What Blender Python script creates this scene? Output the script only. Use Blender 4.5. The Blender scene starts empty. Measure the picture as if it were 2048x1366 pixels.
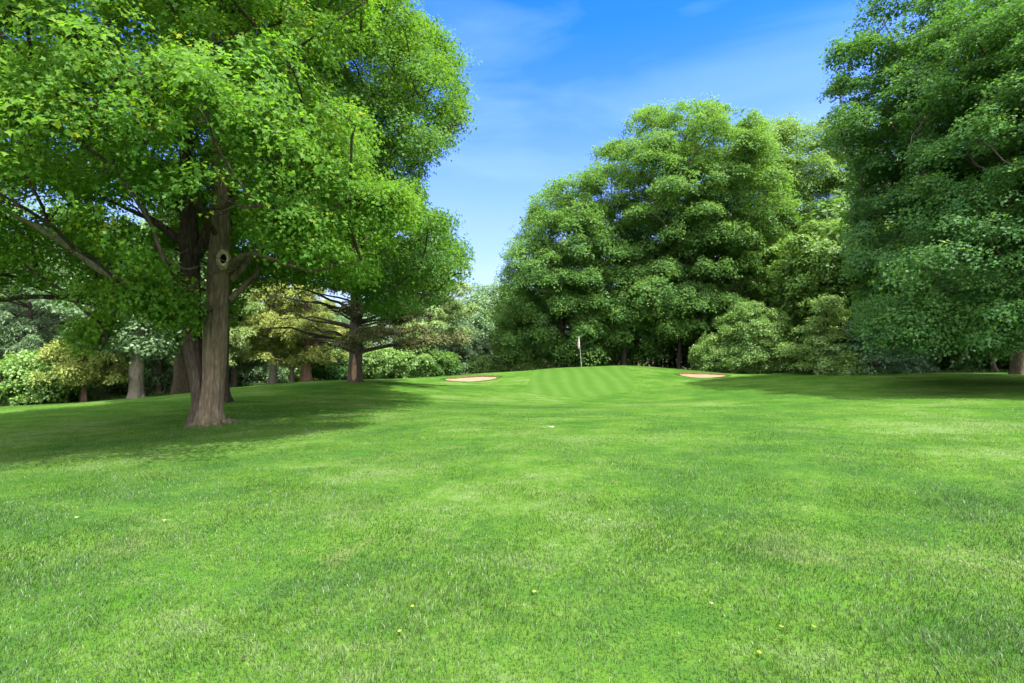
import bpy, math, random
import numpy as np

SC = bpy.context.scene
COL = SC.collection
F = 1024.0            # focal length in photograph pixels (photo is 2048 wide)
CAMZ = 1.6
rad = math.radians

def P(px, py, Y):
    """photograph pixel at depth Y -> world point"""
    return np.array([(px - 1024.0) / F * Y, Y, CAMZ - (py - 683.0) / F * Y])

def project(p):
    y = np.maximum(p[:, 1], 0.3)
    return 1024 + p[:, 0] / y * F, 683 - (p[:, 2] - CAMZ) / y * F

# ------------------------------------------------------------------ objects
def tag(o, label=None, cat=None, group=None, kind=None):
    if label: o['label'] = label
    if cat: o['category'] = cat
    if group: o['group'] = group
    if kind: o['kind'] = kind
    return o

def empty(name, loc, label, cat, group=None):
    o = bpy.data.objects.new(name, None)
    o.empty_display_size = 0.3
    COL.objects.link(o)
    o.location = [float(v) for v in loc]
    return tag(o, label, cat, group)

def mesh_obj(name, V, loops, starts, mat, parent=None, smooth=False, attrs=None):
    """V (n,3); loops flat vertex indices; starts loop start of each face"""
    me = bpy.data.meshes.new(name)
    V = np.ascontiguousarray(V, dtype=np.float32)
    me.vertices.add(len(V))
    me.vertices.foreach_set('co', V.ravel())
    me.loops.add(len(loops))
    me.loops.foreach_set('vertex_index', np.ascontiguousarray(loops, dtype=np.int32))
    me.polygons.add(len(starts))
    me.polygons.foreach_set('loop_start', np.ascontiguousarray(starts, dtype=np.int32))
    if smooth:
        me.polygons.foreach_set('use_smooth', np.ones(len(starts), dtype=bool))
    if attrs:
        for k, a in attrs.items():
            at = me.attributes.new(k, 'FLOAT', 'POINT')
            at.data.foreach_set('value', np.ascontiguousarray(a, dtype=np.float32))
    me.update(calc_edges=True)
    me.validate()
    me.materials.append(mat)
    o = bpy.data.objects.new(name, me)
    COL.objects.link(o)
    if parent is not None: o.parent = parent
    return o

class MB:
    """collects polygon pieces into one mesh"""
    def __init__(s): s.V = []; s.L = []; s.S = []; s.nv = 0; s.nl = 0
    def add(s, V, faces):
        V = np.asarray(V, float)
        for f in faces:
            s.S.append(s.nl); s.L.extend([i + s.nv for i in f]); s.nl += len(f)
        s.V.append(V); s.nv += len(V)
    def quads(s, V, Q):
        """V verts, Q (m,k) index array"""
        Q = np.asarray(Q); k = Q.shape[1]
        s.S.extend((np.arange(len(Q)) * k + s.nl).tolist()); s.L.extend((Q + s.nv).ravel().tolist())
        s.nl += Q.size; s.V.append(np.asarray(V, float)); s.nv += len(V)
    def build(s, name, mat, parent=None, smooth=False, origin=None):
        V = np.concatenate(s.V) if s.V else np.zeros((0, 3))
        if origin is not None: V = V - np.asarray(origin)
        return mesh_obj(name, V, np.array(s.L, dtype=np.int32), np.array(s.S, dtype=np.int32), mat, parent, smooth)

def tube(mb, pts, radii, sides=8, rfun=None, cap=True):
    pts = np.asarray(pts, float); n = len(pts)
    t = np.gradient(pts, axis=0); t /= np.linalg.norm(t, axis=1)[:, None] + 1e-9
    u = np.cross(t[0], [0.0, 1.0, 0.0])
    if np.linalg.norm(u) < 0.2: u = np.cross(t[0], [1.0, 0, 0])
    u /= np.linalg.norm(u)
    ang = np.arange(sides) / sides * 2 * math.pi
    V = np.zeros((n, sides, 3))
    for i in range(n):
        u = u - t[i] * np.dot(u, t[i]); u /= np.linalg.norm(u)
        w = np.cross(t[i], u)
        r = np.full(sides, radii[i]) if rfun is None else rfun(i, ang) * radii[i]
        V[i] = pts[i] + (np.cos(ang) * r)[:, None] * u + (np.sin(ang) * r)[:, None] * w
    idx = np.arange(n * sides).reshape(n, sides)
    a = idx[:-1]; b = idx[1:]
    Q = np.stack([a, np.roll(a, -1, 1), np.roll(b, -1, 1), b], -1).reshape(-1, 4)
    mb.quads(V.reshape(-1, 3), Q)
    if cap:
        mb.add(V[-1], [list(range(sides))])

def spline(ctrl, n):
    """Catmull-Rom through control rows (any width)"""
    c = np.asarray(ctrl, float)
    c = np.vstack([2 * c[0] - c[1], c, 2 * c[-1] - c[-2]])
    m = len(c) - 3
    out = []
    for s in np.linspace(0, m - 1e-6, n):
        i = int(s); f = s - i
        p0, p1, p2, p3 = c[i:i + 4]
        out.append(0.5 * ((2 * p1) + (-p0 + p2) * f + (2 * p0 - 5 * p1 + 4 * p2 - p3) * f ** 2 + (-p0 + 3 * p1 - 3 * p2 + p3) * f ** 3))
    return np.array(out)

def inpoly(x, y, poly):
    poly = np.asarray(poly, float)
    inside = np.zeros(len(x), bool)
    j = len(poly) - 1
    for i in range(len(poly)):
        xi, yi = poly[i]; xj, yj = poly[j]
        c = ((yi > y) != (yj > y)) & (x < (xj - xi) * (y - yi) / (yj - yi + 1e-12) + xi)
        inside ^= c; j = i
    return inside

def unit(a): return a / (np.linalg.norm(a, axis=-1, keepdims=True) + 1e-9)

# ------------------------------------------------------------------ materials
class NT:
    def __init__(s, name):
        s.m = bpy.data.materials.new(name); s.m.use_nodes = True
        s.t = s.m.node_tree; s.t.nodes.clear()
    def n(s, typ, **kw):
        nd = s.t.nodes.new(typ)
        for k, v in kw.items():
            if k in nd.inputs.keys(): nd.inputs[k].default_value = v
            else: setattr(nd, k, v)
        return nd
    def l(s, a, b): s.t.links.new(a, b)
    def ramp(s, fac, stops, interp='LINEAR'):
        r = s.n('ShaderNodeValToRGB'); r.color_ramp.interpolation = interp
        e = r.color_ramp.elements
        while len(e) < len(stops): e.new(0.5)
        for k, (p, c) in enumerate(stops):
            e[k].position = p; e[k].color = (*c, 1) if len(c) == 3 else c
        s.l(fac, r.inputs[0]); return r.outputs[0]
    def mix(s, fac, a, b, mode='MIX'):
        m = s.n('ShaderNodeMix', data_type='RGBA', blend_type=mode)
        for sock, v in ((m.inputs[0], fac), (m.inputs[6], a), (m.inputs[7], b)):
            if isinstance(v, (int, float)): sock.default_value = v
            elif isinstance(v, tuple): sock.default_value = (*v, 1) if len(v) == 3 else v
            else: s.l(v, sock)
        return m.outputs[2]
    def math(s, op, a, b=0.0, c=0.0):
        m = s.n('ShaderNodeMath', operation=op)
        for i, v in enumerate((a, b, c)):
            if isinstance(v, (int, float)): m.inputs[i].default_value = v
            else: s.l(v, m.inputs[i])
        return m.outputs[0]
    def noise(s, vec, scale, detail=3, rough=0.55, dist=0.0):
        nd = s.n('ShaderNodeTexNoise', Scale=scale, Detail=detail, Roughness=rough, Distortion=dist)
        if vec is not None: s.l(vec, nd.inputs['Vector'])
        return nd.outputs[0]
    def mapping(s, vec, scale=(1, 1, 1), rot=(0, 0, 0)):
        m = s.n('ShaderNodeMapping'); m.inputs['Scale'].default_value = scale; m.inputs['Rotation'].default_value = rot
        s.l(vec, m.inputs['Vector']); return m.outputs[0]
    def out(s, shader):
        o = s.n('ShaderNodeOutputMaterial'); s.l(shader, o.inputs[0]); return s.m

def leaf_material(name, dark, mid, light, trans, tfac=0.42, gloss=0.06, rough=0.55, tipcol=None, rowamp=0.5):
    t = NT(name)
    geo = t.n('ShaderNodeNewGeometry')
    big = t.noise(geo.outputs['Position'], 0.55, 2)
    r = t.math('ADD', t.math('MULTIPLY', geo.outputs['Random Per Island'], rowamp), t.math('MULTIPLY', t.math('SUBTRACT', big, 0.5), 1.1))
    r = t.math('ADD', r, 0.5 - rowamp / 2)
    col = t.ramp(r, [(0.1, dark), (0.5, mid), (0.95, light)])
    tr = t.mix(0.5, col, trans)
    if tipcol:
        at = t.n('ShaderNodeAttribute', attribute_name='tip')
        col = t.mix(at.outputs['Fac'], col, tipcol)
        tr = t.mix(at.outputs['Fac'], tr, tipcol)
    d = t.n('ShaderNodeBsdfDiffuse'); t.l(col, d.inputs[0])
    tl = t.n('ShaderNodeBsdfTranslucent'); t.l(tr, tl.inputs[0])
    g = t.n('ShaderNodeBsdfGlossy', Roughness=rough); g.inputs[0].default_value = (1, 1, 1, 1)
    m1 = t.n('ShaderNodeMixShader'); m1.inputs[0].default_value = tfac
    t.l(d.outputs[0], m1.inputs[1]); t.l(tl.outputs[0], m1.inputs[2])
    m2 = t.n('ShaderNodeMixShader'); m2.inputs[0].default_value = gloss
    t.l(m1.outputs[0], m2.inputs[1]); t.l(g.outputs[0], m2.inputs[2])
    return t.out(m2.outputs[0])

def bark_material(name, c1, c2, c3, zs=0.8, bump=0.8, scale=4.5):
    t = NT(name)
    tc = t.n('ShaderNodeTexCoord')
    v = t.mapping(tc.outputs['Object'], (scale, scale, scale * 0.30 * zs))
    n1 = t.noise(v, 2.2, 6, 0.65, 0.6)
    n2 = t.noise(tc.outputs['Object'], 1.3, 4, 0.6)
    wv = t.n('ShaderNodeTexVoronoi', Scale=2.6, feature='DISTANCE_TO_EDGE'); t.l(v, wv.inputs['Vector'])
    n3 = t.noise(v, 7.0, 4, 0.7)
    h = t.math('ADD', t.math('ADD', t.math('MULTIPLY', n1, .75), t.math('MULTIPLY', n3, .3)), t.math('MULTIPLY', wv.outputs['Distance'], 0.7))
    col = t.ramp(h, [(0.3, c1), (0.55, c2), (0.85, c3)])
    col = t.mix(t.ramp(n2, [(0.45, (0, 0, 0)), (0.7, (0.55, 0.55, 0.55))]), col, (c2[0] * 0.8, c2[1] * 1.02, c2[2] * 0.72))
    b = t.n('ShaderNodeBump', Strength=bump, Distance=0.05); t.l(h, b.inputs['Height'])
    p = t.n('ShaderNodeBsdfPrincipled', Roughness=0.9); t.l(col, p.inputs['Base Color']); t.l(b.outputs[0], p.inputs['Normal'])
    p.inputs['Specular IOR Level'].default_value = 0.2
    return t.out(p.outputs[0])

def plain(name, color, rough=0.6, spec=0.3, var=0.0, scale=8):
    t = NT(name)
    p = t.n('ShaderNodeBsdfPrincipled', Roughness=rough); p.inputs['Specular IOR Level'].default_value = spec
    geo = t.n('ShaderNodeTexCoord')
    nz = t.noise(geo.outputs['Object'], scale, 4)
    a = tuple(c * (1 - var) for c in color); b = tuple(min(1, c * (1 + var)) for c in color)
    t.l(t.ramp(nz, [(0.3, a), (0.7, b)]), p.inputs['Base Color'])
    return t.out(p.outputs[0])

# grass colour, shared by the ground sheet and the blades (world position)
def grass_color(t, pos):
    big = t.noise(t.mapping(pos, (0.16, 0.30, 0.2)), 1.0, 3, 0.55, 0.4)
    med = t.noise(t.mapping(pos, (0.9, 1.25, 1.0)), 1.0, 4, 0.6, 0.3)
    fin = t.noise(pos, 6.5, 4, 0.65)
    mow = t.n('ShaderNodeTexWave', wave_type='BANDS', bands_direction='X', Scale=0.16, Distortion=1.6, Detail=1.0)
    t.l(t.mapping(pos, (0.28, 1.0, 0.2), (0, 0, rad(8))), mow.inputs['Vector'])
    f = t.math('ADD', t.math('MULTIPLY', big, 1.2), t.math('MULTIPLY', med, 1.0))
    f = t.math('ADD', f, t.math('MULTIPLY', fin, 0.75))
    f = t.math('ADD', f, t.math('MULTIPLY', mow.outputs['Fac'], 0.06))
    f = t.math('SUBTRACT', f, 1.01)
    col = t.ramp(f, [(0.20, G_DARK), (0.42, G_MID), (0.56, G_FRESH), (0.78, G_PALE)])
    dry = t.noise(t.mapping(pos, (0.55, 0.8, 0.6)), 1.0, 5, 0.62, 0.8)
    dm = t.ramp(t.math('ADD', dry, t.math('MULTIPLY', t.math('SUBTRACT', fin, 0.5), 0.25)), [(0.58, (0, 0, 0)), (0.78, (0.55, 0.55, 0.55))])
    col = t.mix(dm, col, G_DRY)
    weed = t.noise(t.mapping(pos, (0.42, 0.6, 0.4)), 1.7, 3, 0.5, 0.5)
    wm = t.ramp(weed, [(0.64, (0, 0, 0)), (0.72, (0.8, 0.8, 0.8))])
    col = t.mix(wm, col, G_WEED)
    return col
G_DARK = (0.023, 0.065, 0.010); G_MID = (0.035, 0.085, 0.012); G_FRESH = (0.048, 0.102, 0.013)
G_PALE = (0.077, 0.124, 0.036); G_DRY = (0.100, 0.110, 0.048); G_WEED = (0.033, 0.104, 0.006)

def ground_material():
    t = NT('lawn_ground')
    geo = t.n('ShaderNodeNewGeometry')
    col = grass_color(t, geo.outputs['Position'])
    spk = t.noise(geo.outputs['Position'], 38, 3, 0.7)
    col = t.mix(t.ramp(spk, [(0.35, (0.30, 0.30, 0.30)), (0.6, (0, 0, 0))]), col, (0.018, 0.042, 0.009))
    at = t.n('ShaderNodeAttribute', attribute_name='litter')
    ln = t.noise(geo.outputs['Position'], 1.4, 5, 0.65)
    lit = t.ramp(ln, [(0.3, (0.018, 0.020, 0.010)), (0.5, (0.035, 0.032, 0.018)), (0.65, (0.022, 0.045, 0.010))])
    col = t.mix(at.outputs['Fac'], col, lit)
    bn = t.noise(geo.outputs['Position'], 30, 3, 0.7)
    b = t.n('ShaderNodeBump', Strength=0.6, Distance=0.03); t.l(bn, b.inputs['Height'])
    d = t.n('ShaderNodeBsdfDiffuse'); t.l(col, d.inputs[0]); t.l(b.outputs[0], d.inputs['Normal'])
    return t.out(d.outputs[0])

def blade_material():
    t = NT('grass_blades')
    geo = t.n('ShaderNodeNewGeometry')
    col = grass_color(t, geo.outputs['Position'])
    r = geo.outputs['Random Per Island']
    col = t.mix(t.ramp(r, [(0.0, (0.38, 0.38, 0.38)), (0.45, (0, 0, 0))]), col, (0.020, 0.054, 0.010))
    col = t.mix(t.ramp(r, [(0.70, (0, 0, 0)), (1.0, (0.55, 0.55, 0.55))]), col, (0.098, 0.145, 0.060))
    tr = t.mix(0.35, col, (0.08, 0.145, 0.010))
    d = t.n('ShaderNodeBsdfDiffuse'); t.l(col, d.inputs[0])
    tl = t.n('ShaderNodeBsdfTranslucent'); t.l(tr, tl.inputs[0])
    g = t.n('ShaderNodeBsdfGlossy', Roughness=0.45); g.inputs[0].default_value = (1, 1, 1, 1)
    m1 = t.n('ShaderNodeMixShader'); m1.inputs[0].default_value = 0.35
    t.l(d.outputs[0], m1.inputs[1]); t.l(tl.outputs[0], m1.inputs[2])
    m2 = t.n('ShaderNodeMixShader'); m2.inputs[0].default_value = 0.02
    t.l(m1.outputs[0], m2.inputs[1]); t.l(g.outputs[0], m2.inputs[2])
    return t.out(m2.outputs[0])

def green_material():
    """close-mown apron with mower bands"""
    t = NT('putting_green')
    geo = t.n('ShaderNodeNewGeometry'); pos = geo.outputs['Position']
    at = t.n('ShaderNodeAttribute', attribute_name='band')
    nz = t.noise(pos, 1.1, 4, 0.6); n2 = t.noise(pos, 14, 3, 0.6)
    f = t.math('ADD', at.outputs['Fac'], t.math('MULTIPLY', t.math('SUBTRACT', nz, 0.5), 0.35))
    f = t.math('ADD', f, t.math('MULTIPLY', t.math('SUBTRACT', n2, 0.5), 0.25))
    col = t.ramp(f, [(0.15, (0.028, 0.072, 0.010)), (0.5, (0.040, 0.086, 0.014)), (0.9, (0.062, 0.108, 0.028))])
    d = t.n('ShaderNodeBsdfDiffuse'); t.l(col, d.inputs[0])
    return t.out(d.outputs[0])

def sand_material():
    t = NT('bunker_sand')
    tc = t.n('ShaderNodeNewGeometry')
    n1 = t.noise(tc.outputs['Position'], 3.0, 5, 0.6)
    col = t.ramp(n1, [(0.3, (0.145, 0.105, 0.068)), (0.7, (0.20, 0.148, 0.100))])
    b = t.n('ShaderNodeBump', Strength=0.5, Distance=0.03); t.l(t.noise(tc.outputs['Position'], 12, 4), b.inputs['Height'])
    d = t.n('ShaderNodeBsdfDiffuse'); t.l(col, d.inputs[0]); t.l(b.outputs[0], d.inputs['Normal'])
    return t.out(d.outputs[0])

M = {}
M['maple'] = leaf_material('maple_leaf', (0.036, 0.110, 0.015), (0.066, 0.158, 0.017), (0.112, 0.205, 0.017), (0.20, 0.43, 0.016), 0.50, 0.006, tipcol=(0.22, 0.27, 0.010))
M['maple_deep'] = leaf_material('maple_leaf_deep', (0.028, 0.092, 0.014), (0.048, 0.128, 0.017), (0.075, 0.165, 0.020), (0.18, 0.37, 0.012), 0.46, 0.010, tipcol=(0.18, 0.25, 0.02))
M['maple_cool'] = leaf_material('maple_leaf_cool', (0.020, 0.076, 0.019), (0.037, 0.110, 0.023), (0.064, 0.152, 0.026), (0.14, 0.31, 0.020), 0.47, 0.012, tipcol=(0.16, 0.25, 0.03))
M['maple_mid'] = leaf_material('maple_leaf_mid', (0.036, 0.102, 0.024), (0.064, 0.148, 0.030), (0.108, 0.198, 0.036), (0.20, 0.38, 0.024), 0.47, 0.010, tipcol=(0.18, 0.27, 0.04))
M['yellow_leaf'] = leaf_material('yellowish_leaf', (0.048, 0.120, 0.020), (0.085, 0.175, 0.028), (0.130, 0.225, 0.035), (0.24, 0.40, 0.03), 0.45, 0.02)
M['shrub'] = leaf_material('shrub_leaf', (0.055, 0.135, 0.022), (0.098, 0.200, 0.032), (0.160, 0.262, 0.052), (0.26, 0.43, 0.025), 0.40, 0.03)
M['blueish'] = leaf_material('blue_green_leaf', (0.032, 0.095, 0.042), (0.056, 0.140, 0.060), (0.092, 0.190, 0.085), (0.14, 0.30, 0.08), 0.35, 0.04)
M['pale'] = leaf_material('pale_layered_leaf', (0.075, 0.155, 0.035), (0.140, 0.245, 0.055), (0.210, 0.310, 0.080), (0.26, 0.42, 0.05), 0.38, 0.03)
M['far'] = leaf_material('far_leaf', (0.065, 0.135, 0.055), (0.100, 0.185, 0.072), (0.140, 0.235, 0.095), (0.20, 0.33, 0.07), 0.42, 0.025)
M['pine'] = leaf_material('pine_needle', (0.060, 0.120, 0.060), (0.100, 0.170, 0.080), (0.160, 0.230, 0.115), (0.18, 0.30, 0.08), 0.30, 0.02, rowamp=0.6)
M['pine_light'] = leaf_material('pine_needle_light', (0.110, 0.185, 0.055), (0.180, 0.270, 0.080), (0.260, 0.340, 0.120), (0.30, 0.44, 0.08), 0.32, 0.02, rowamp=0.6)
M['cedar'] = leaf_material('cedar_spray', (0.120, 0.165, 0.035), (0.200, 0.250, 0.055), (0.300, 0.330, 0.090), (0.40, 0.44, 0.07), 0.32, 0.015, rowamp=0.7)
M['cedar_dark'] = leaf_material('cedar_spray_dark', (0.045, 0.048, 0.024), (0.085, 0.090, 0.036), (0.130, 0.150, 0.045), (0.15, 0.18, 0.04), 0.30, 0.015, rowamp=0.7)
M['bark'] = bark_material('maple_bark', (0.026, 0.019, 0.012), (0.078, 0.060, 0.040), (0.138, 0.112, 0.080))
M['bark_dark'] = bark_material('dark_bark', (0.012, 0.009, 0.007), (0.034, 0.026, 0.020), (0.072, 0.057, 0.044))
M['bark_pale'] = bark_material('pale_bark', (0.075, 0.062, 0.050), (0.175, 0.150, 0.120), (0.27, 0.24, 0.20))
M['bark_red'] = bark_material('reddish_bark', (0.050, 0.030, 0.020), (0.135, 0.082, 0.052), (0.22, 0.15, 0.10), 0.6)
M['ground'] = ground_material()
M['blade'] = blade_material()
M['green'] = green_material()
M['sand'] = sand_material()
M['soil'] = plain('bunker_soil', (0.085, 0.048, 0.022), 0.95, 0.1, 0.35, 6)
M['pole'] = plain('white_pole', (0.30, 0.30, 0.30), 0.4, 0.4, 0.03)
M['flag'] = plain('flag_cloth', (0.50, 0.40, 0.41), 0.8, 0.1, 0.12, 9)
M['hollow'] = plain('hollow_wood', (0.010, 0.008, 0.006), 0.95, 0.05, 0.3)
M['callus'] = bark_material('callus_bark', (0.16, 0.135, 0.085), (0.27, 0.235, 0.155), (0.36, 0.32, 0.23))
M['wound'] = bark_material('bare_wood', (0.06, 0.033, 0.018), (0.15, 0.098, 0.058), (0.22, 0.155, 0.10))

# ------------------------------------------------------------------ terrain
CTRL = [(-8, 0, 0), (0, 0, 0), (8, 0, 0), (-9, 4, -.03), (0, 4, 0), (9, 4, 0.0), (-20, 2, -.4), (22, 4, .05), (0, -20, 0), (-40, -20, -.8), (40, -20, 0)]
for px, py, Y in [(410, 850, 12.2), (0, 915, 9.2), (0, 815, 20), (270, 797, 25), (550, 768, 32), (710, 763, 27), (850, 756, 34),
                  (943, 765, 32), (943, 751, 34), (1045, 781, 27), (1160, 794, 25.5), (1265, 781, 27), (1405, 757.5, 32), (1405, 745, 34),
                  (1100, 737, 36), (1250, 731, 36.5), (1175, 733, 36.3), (980, 746, 36), (1320, 735, 36), (1450, 746, 36),
                  (1600, 760, 27), (1600, 746, 34), (1800, 746, 32), (2048, 745, 30), (2048, 795, 17)]:
    CTRL.append(tuple(P(px, py, Y)))
CTRL += [(0, 17, -.62), (7.5, 16, -.45), (-2.5, 21, -.85), (9, 22, -.75),
         (-12, 42, -1.9), (0, 41, -1.5), (5, 41, -1.0), (9, 41, -.9), (14, 42, -1.1), (24, 42, -.9), (34, 40, -.8),
         (-30, 27, -1.9), (-28, 38, -2.4), (0, 62, -2.2), (-50, 60, -3), (50, 60, -1.6), (-60, 10, -2.2), (60, 10, -.4), (0, 100, -2.5), (-90, 100, -3), (90, 100, -2)]
CTRL = np.array(CTRL, float)

def _tps(r2):
    return np.where(r2 > 1e-12, r2 * np.log(r2 + 1e-12) * 0.5, 0.0)
_X = CTRL[:, :2]
_n = len(_X)
_K = _tps(((_X[:, None] - _X[None]) ** 2).sum(-1)) + np.eye(_n) * 0.35
_Pm = np.hstack([np.ones((_n, 1)), _X])
_A = np.vstack([np.hstack([_K, _Pm]), np.hstack([_Pm.T, np.zeros((3, 3))])])
_W = np.linalg.solve(_A, np.concatenate([CTRL[:, 2], np.zeros(3)]))

def gz0(x, y):
    x = np.atleast_1d(np.asarray(x, float)); y = np.atleast_1d(np.asarray(y, float))
    xs = np.clip(x, -95, 95); ys = np.clip(y, -30, 105)
    out = np.zeros(xs.shape)
    for k in range(0, xs.size, 40000):
        sl = slice(k, k + 40000)
        q = np.stack([xs.ravel()[sl], ys.ravel()[sl]], -1)
        out.ravel()[sl] = _tps(((q[:, None] - _X[None]) ** 2).sum(-1)) @ _W[:_n] + _W[_n] + q @ _W[_n + 1:]
    # gentle rolls of the lawn
    out += 0.018 * np.sin(x * 0.9 + 0.7 * np.sin(y * 0.45)) * np.cos(y * 0.8 + 0.4 * x)
    return out

# bunkers: (cx, cy, a, b, tilt) -- a along x, b along y
BUNK = [((943 - 1024) / F * 33.0, 32.95, 1.56, 0.70, 0.055), ((1405 - 1024) / F * 33.0, 32.95, 1.36, 0.70, -0.045)]
def bunk_e(x, y, b):
    cx, cy, a, bb, tl = b
    dx = (x - cx) / a; dy = (y - cy - (x - cx) * tl) / bb
    th = np.arctan2(dy, dx)
    return np.hypot(dx, dy) / (1 + 0.07 * np.sin(2 * th + 1.0) + 0.05 * np.sin(3 * th + cx) + .03 * np.sin(7 * th))
def gz(x, y):
    z = gz0(x, y); x = np.atleast_1d(x); y = np.atleast_1d(y)
    for b in BUNK:
        e = bunk_e(x, y, b)
        z = z + np.where(e < 0.99, -0.45, 0.0)
        # raised rear lip
        z = z + np.where((e >= 0.99), 0.045 * np.exp(-((e - 1.0) / 0.35) ** 2) * np.clip((y - b[1]) / b[3], 0, 1), 0)
    return z
def g1(x, y): return float(gz(x, y)[0])

def axis(lo, hi, fine, fstep, mstep):
    a = [-700, -400, -250, -160, -115]
    a += list(np.arange(-90, lo, 2.5)) if lo > -90 else []
    x = lo
    while x < hi:
        a.append(x); x += fstep if fine[0] <= x <= fine[1] else mstep
    a += list(np.arange(hi, 100, 2.5)) + [115, 160, 250, 400, 700]
    return np.array(a)
gx = axis(-36, 36, (-6.0, 15.5), 0.14, 0.55)
gy = axis(-6, 48, (30.5, 38.0), 0.10, 0.40)
GX, GY = np.meshgrid(gx, gy)
GZ = gz(GX.ravel(), GY.ravel())
# litter mask: woodland floor beyond the mown lawn
def edge_y(x):   # depth at which the lawn ends
    return np.interp(x, [-40, -26, -21, -15, -8, -2, 4, 9, 13, 18, 24, 30, 40], [23, 25, 28, 35, 38, 38, 38.2, 38.5, 38, 35.5, 32.5, 31, 30])
lit = np.clip((GY.ravel() - edge_y(GX.ravel())) / 1.0 + 0.5, 0, 1)
ny, nx = GX.shape
idx = np.arange(ny * nx).reshape(ny, nx)
Q = np.stack([idx[:-1, :-1], idx[:-1, 1:], idx[1:, 1:], idx[1:, :-1]], -1).reshape(-1, 4)
ground = mesh_obj('ground', np.stack([GX.ravel(), GY.ravel(), GZ], -1), Q.ravel(), np.arange(len(Q)) * 4, M['ground'], smooth=True, attrs={'litter': lit})
tag(ground, kind='structure')

# close-mown green and apron, laid on the mound
GPOLY = [(1068, 739), (1252, 733.5), (1258, 760), (1266, 778), (1240, 786), (1190, 792), (1150, 795), (1110, 792), (1060, 786), (1043, 778), (1054, 758)]
def build_green():
    xs = np.arange(0.0, 9.6, 0.16); ys = np.arange(24.5, 37.6, 0.16)
    X, Y = np.meshgrid(xs, ys)
    n_y, n_x = X.shape
    Z = gz(X.ravel(), Y.ravel()) + 0.006
    # plan outline: apron tongue spreading up to the top of the mound
    out = [(0.62, 26.6), (0.95, 26.0), (2.2, 25.55), (3.3, 25.3), (4.4, 25.6), (5.6, 26.2), (6.35, 27.0), (7.0, 29.5), (7.6, 33), (8.0, 36.8), (6, 37.3), (2.5, 37.2), (1.6, 36), (1.15, 31.5), (0.75, 28.6)]
    out = spline(out + [out[0]], 140)
    cx = (X[:-1, :-1] + 0.08).ravel(); cy = (Y[:-1, :-1] + 0.08).ravel()
    keep = inpoly(cx, cy, out)
    id_ = np.arange(n_y * n_x).reshape(n_y, n_x)
    q = np.stack([id_[:-1, :-1], id_[:-1, 1:], id_[1:, 1:], id_[1:, :-1]], -1).reshape(-1, 4)[keep]
    x = X.ravel(); y = Y.ravel()
    s = x - 0.03 * (y - 25) * np.clip((4.5 - x) / 3, 0, 1)
    s = s + .10 * np.sin(y * .8 + x) + .06 * np.sin(x * 2.3 - y * .5)
    band = 0.45 + 0.12 * np.tanh(1.8 * np.sin(s / 0.95 * 2 * math.pi))
    used = np.unique(q); remap = -np.ones(n_x * n_y, int); remap[used] = np.arange(len(used))
    o = mesh_obj('putting_green', np.stack([x, y, Z], -1)[used], remap[q].ravel(), np.arange(len(q)) * 4, M['green'], smooth=True, attrs={'band': band[used]})
    tag(o, kind='structure')
build_green()

def build_bunker(b, label):
    cx, cy, a, bb, tl = b
    th = np.arange(96) / 96 * 2 * math.pi
    rr = 1 + 0.07 * np.sin(2 * th + 1.0) + 0.05 * np.sin(3 * th + cx) + .03 * np.sin(7 * th)
    def ring(s):
        x = cx + a * rr * s * np.cos(th)
        y = cy + bb * rr * s * np.sin(th) + (x - cx) * tl
        return x, y
    zf = gz0(cx, cy - bb)[0]
    def zs(x, y, s):
        # sand floor: flush with the turf at the front, below the lip at the rear
        t = np.clip((y - (cy - bb)) / (2 * bb), 0, 1)
        z = gz0(x, y) + 0.012 - 0.06 * t - 0.03 * (1 - s ** 2)
        return z
    V = []; F_ = []
    ss = np.linspace(0, 1.03, 14)
    for s in ss:
        x, y = ring(max(s, 0.001)); V.append(np.stack([x, y, zs(x, y, s)], -1))
    V = np.concatenate(V); n = 96
    i = np.arange(13 * n).reshape(13, n); j = i + n
    q = np.stack([i, np.roll(i, -1, 1), np.roll(j, -1, 1), j], -1).reshape(-1, 4)
    root = mesh_obj('sand_bunker', V, q.ravel(), np.arange(len(q)) * 4, M['sand'], smooth=True)
    tag(root, label, kind='structure')
    # brown soil lip
    x0, y0 = ring(1.015); x1, y1 = ring(1.10)
    zt = gz(x1, y1)
    rear = np.clip((y0 - cy) / bb, 0, 1)
    wob = 0.02 * np.sin(th * 17) + 0.015 * np.sin(th * 29 + 1)
    A = np.stack([x0, y0, zs(x0, y0, 1.0) - 0.03], -1)
    B = np.stack([x0, y0, zs(x0, y0, 1.0) - 0.02 + (zt - zs(x0, y0, 1.0) + 0.035 + wob * .7) * np.clip(rear * 3, 0, 1)], -1)
    C = np.stack([x1, y1, zt - 0.05 + 0.07 * np.clip(rear * 3, 0, 1)], -1)
    V = np.concatenate([A, B, C]); i = np.arange(2 * n).reshape(2, n); j = i + n
    q = np.stack([i, np.roll(i, -1, 1), np.roll(j, -1, 1), j], -1).reshape(-1, 4)
    mesh_obj('soil_lip', V, q.ravel(), np.arange(len(q)) * 4, M['soil'], parent=root)
build_bunker(BUNK[0], 'small sand bunker left of the putting green')
build_bunker(BUNK[1], 'small sand bunker right of the putting green')

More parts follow.
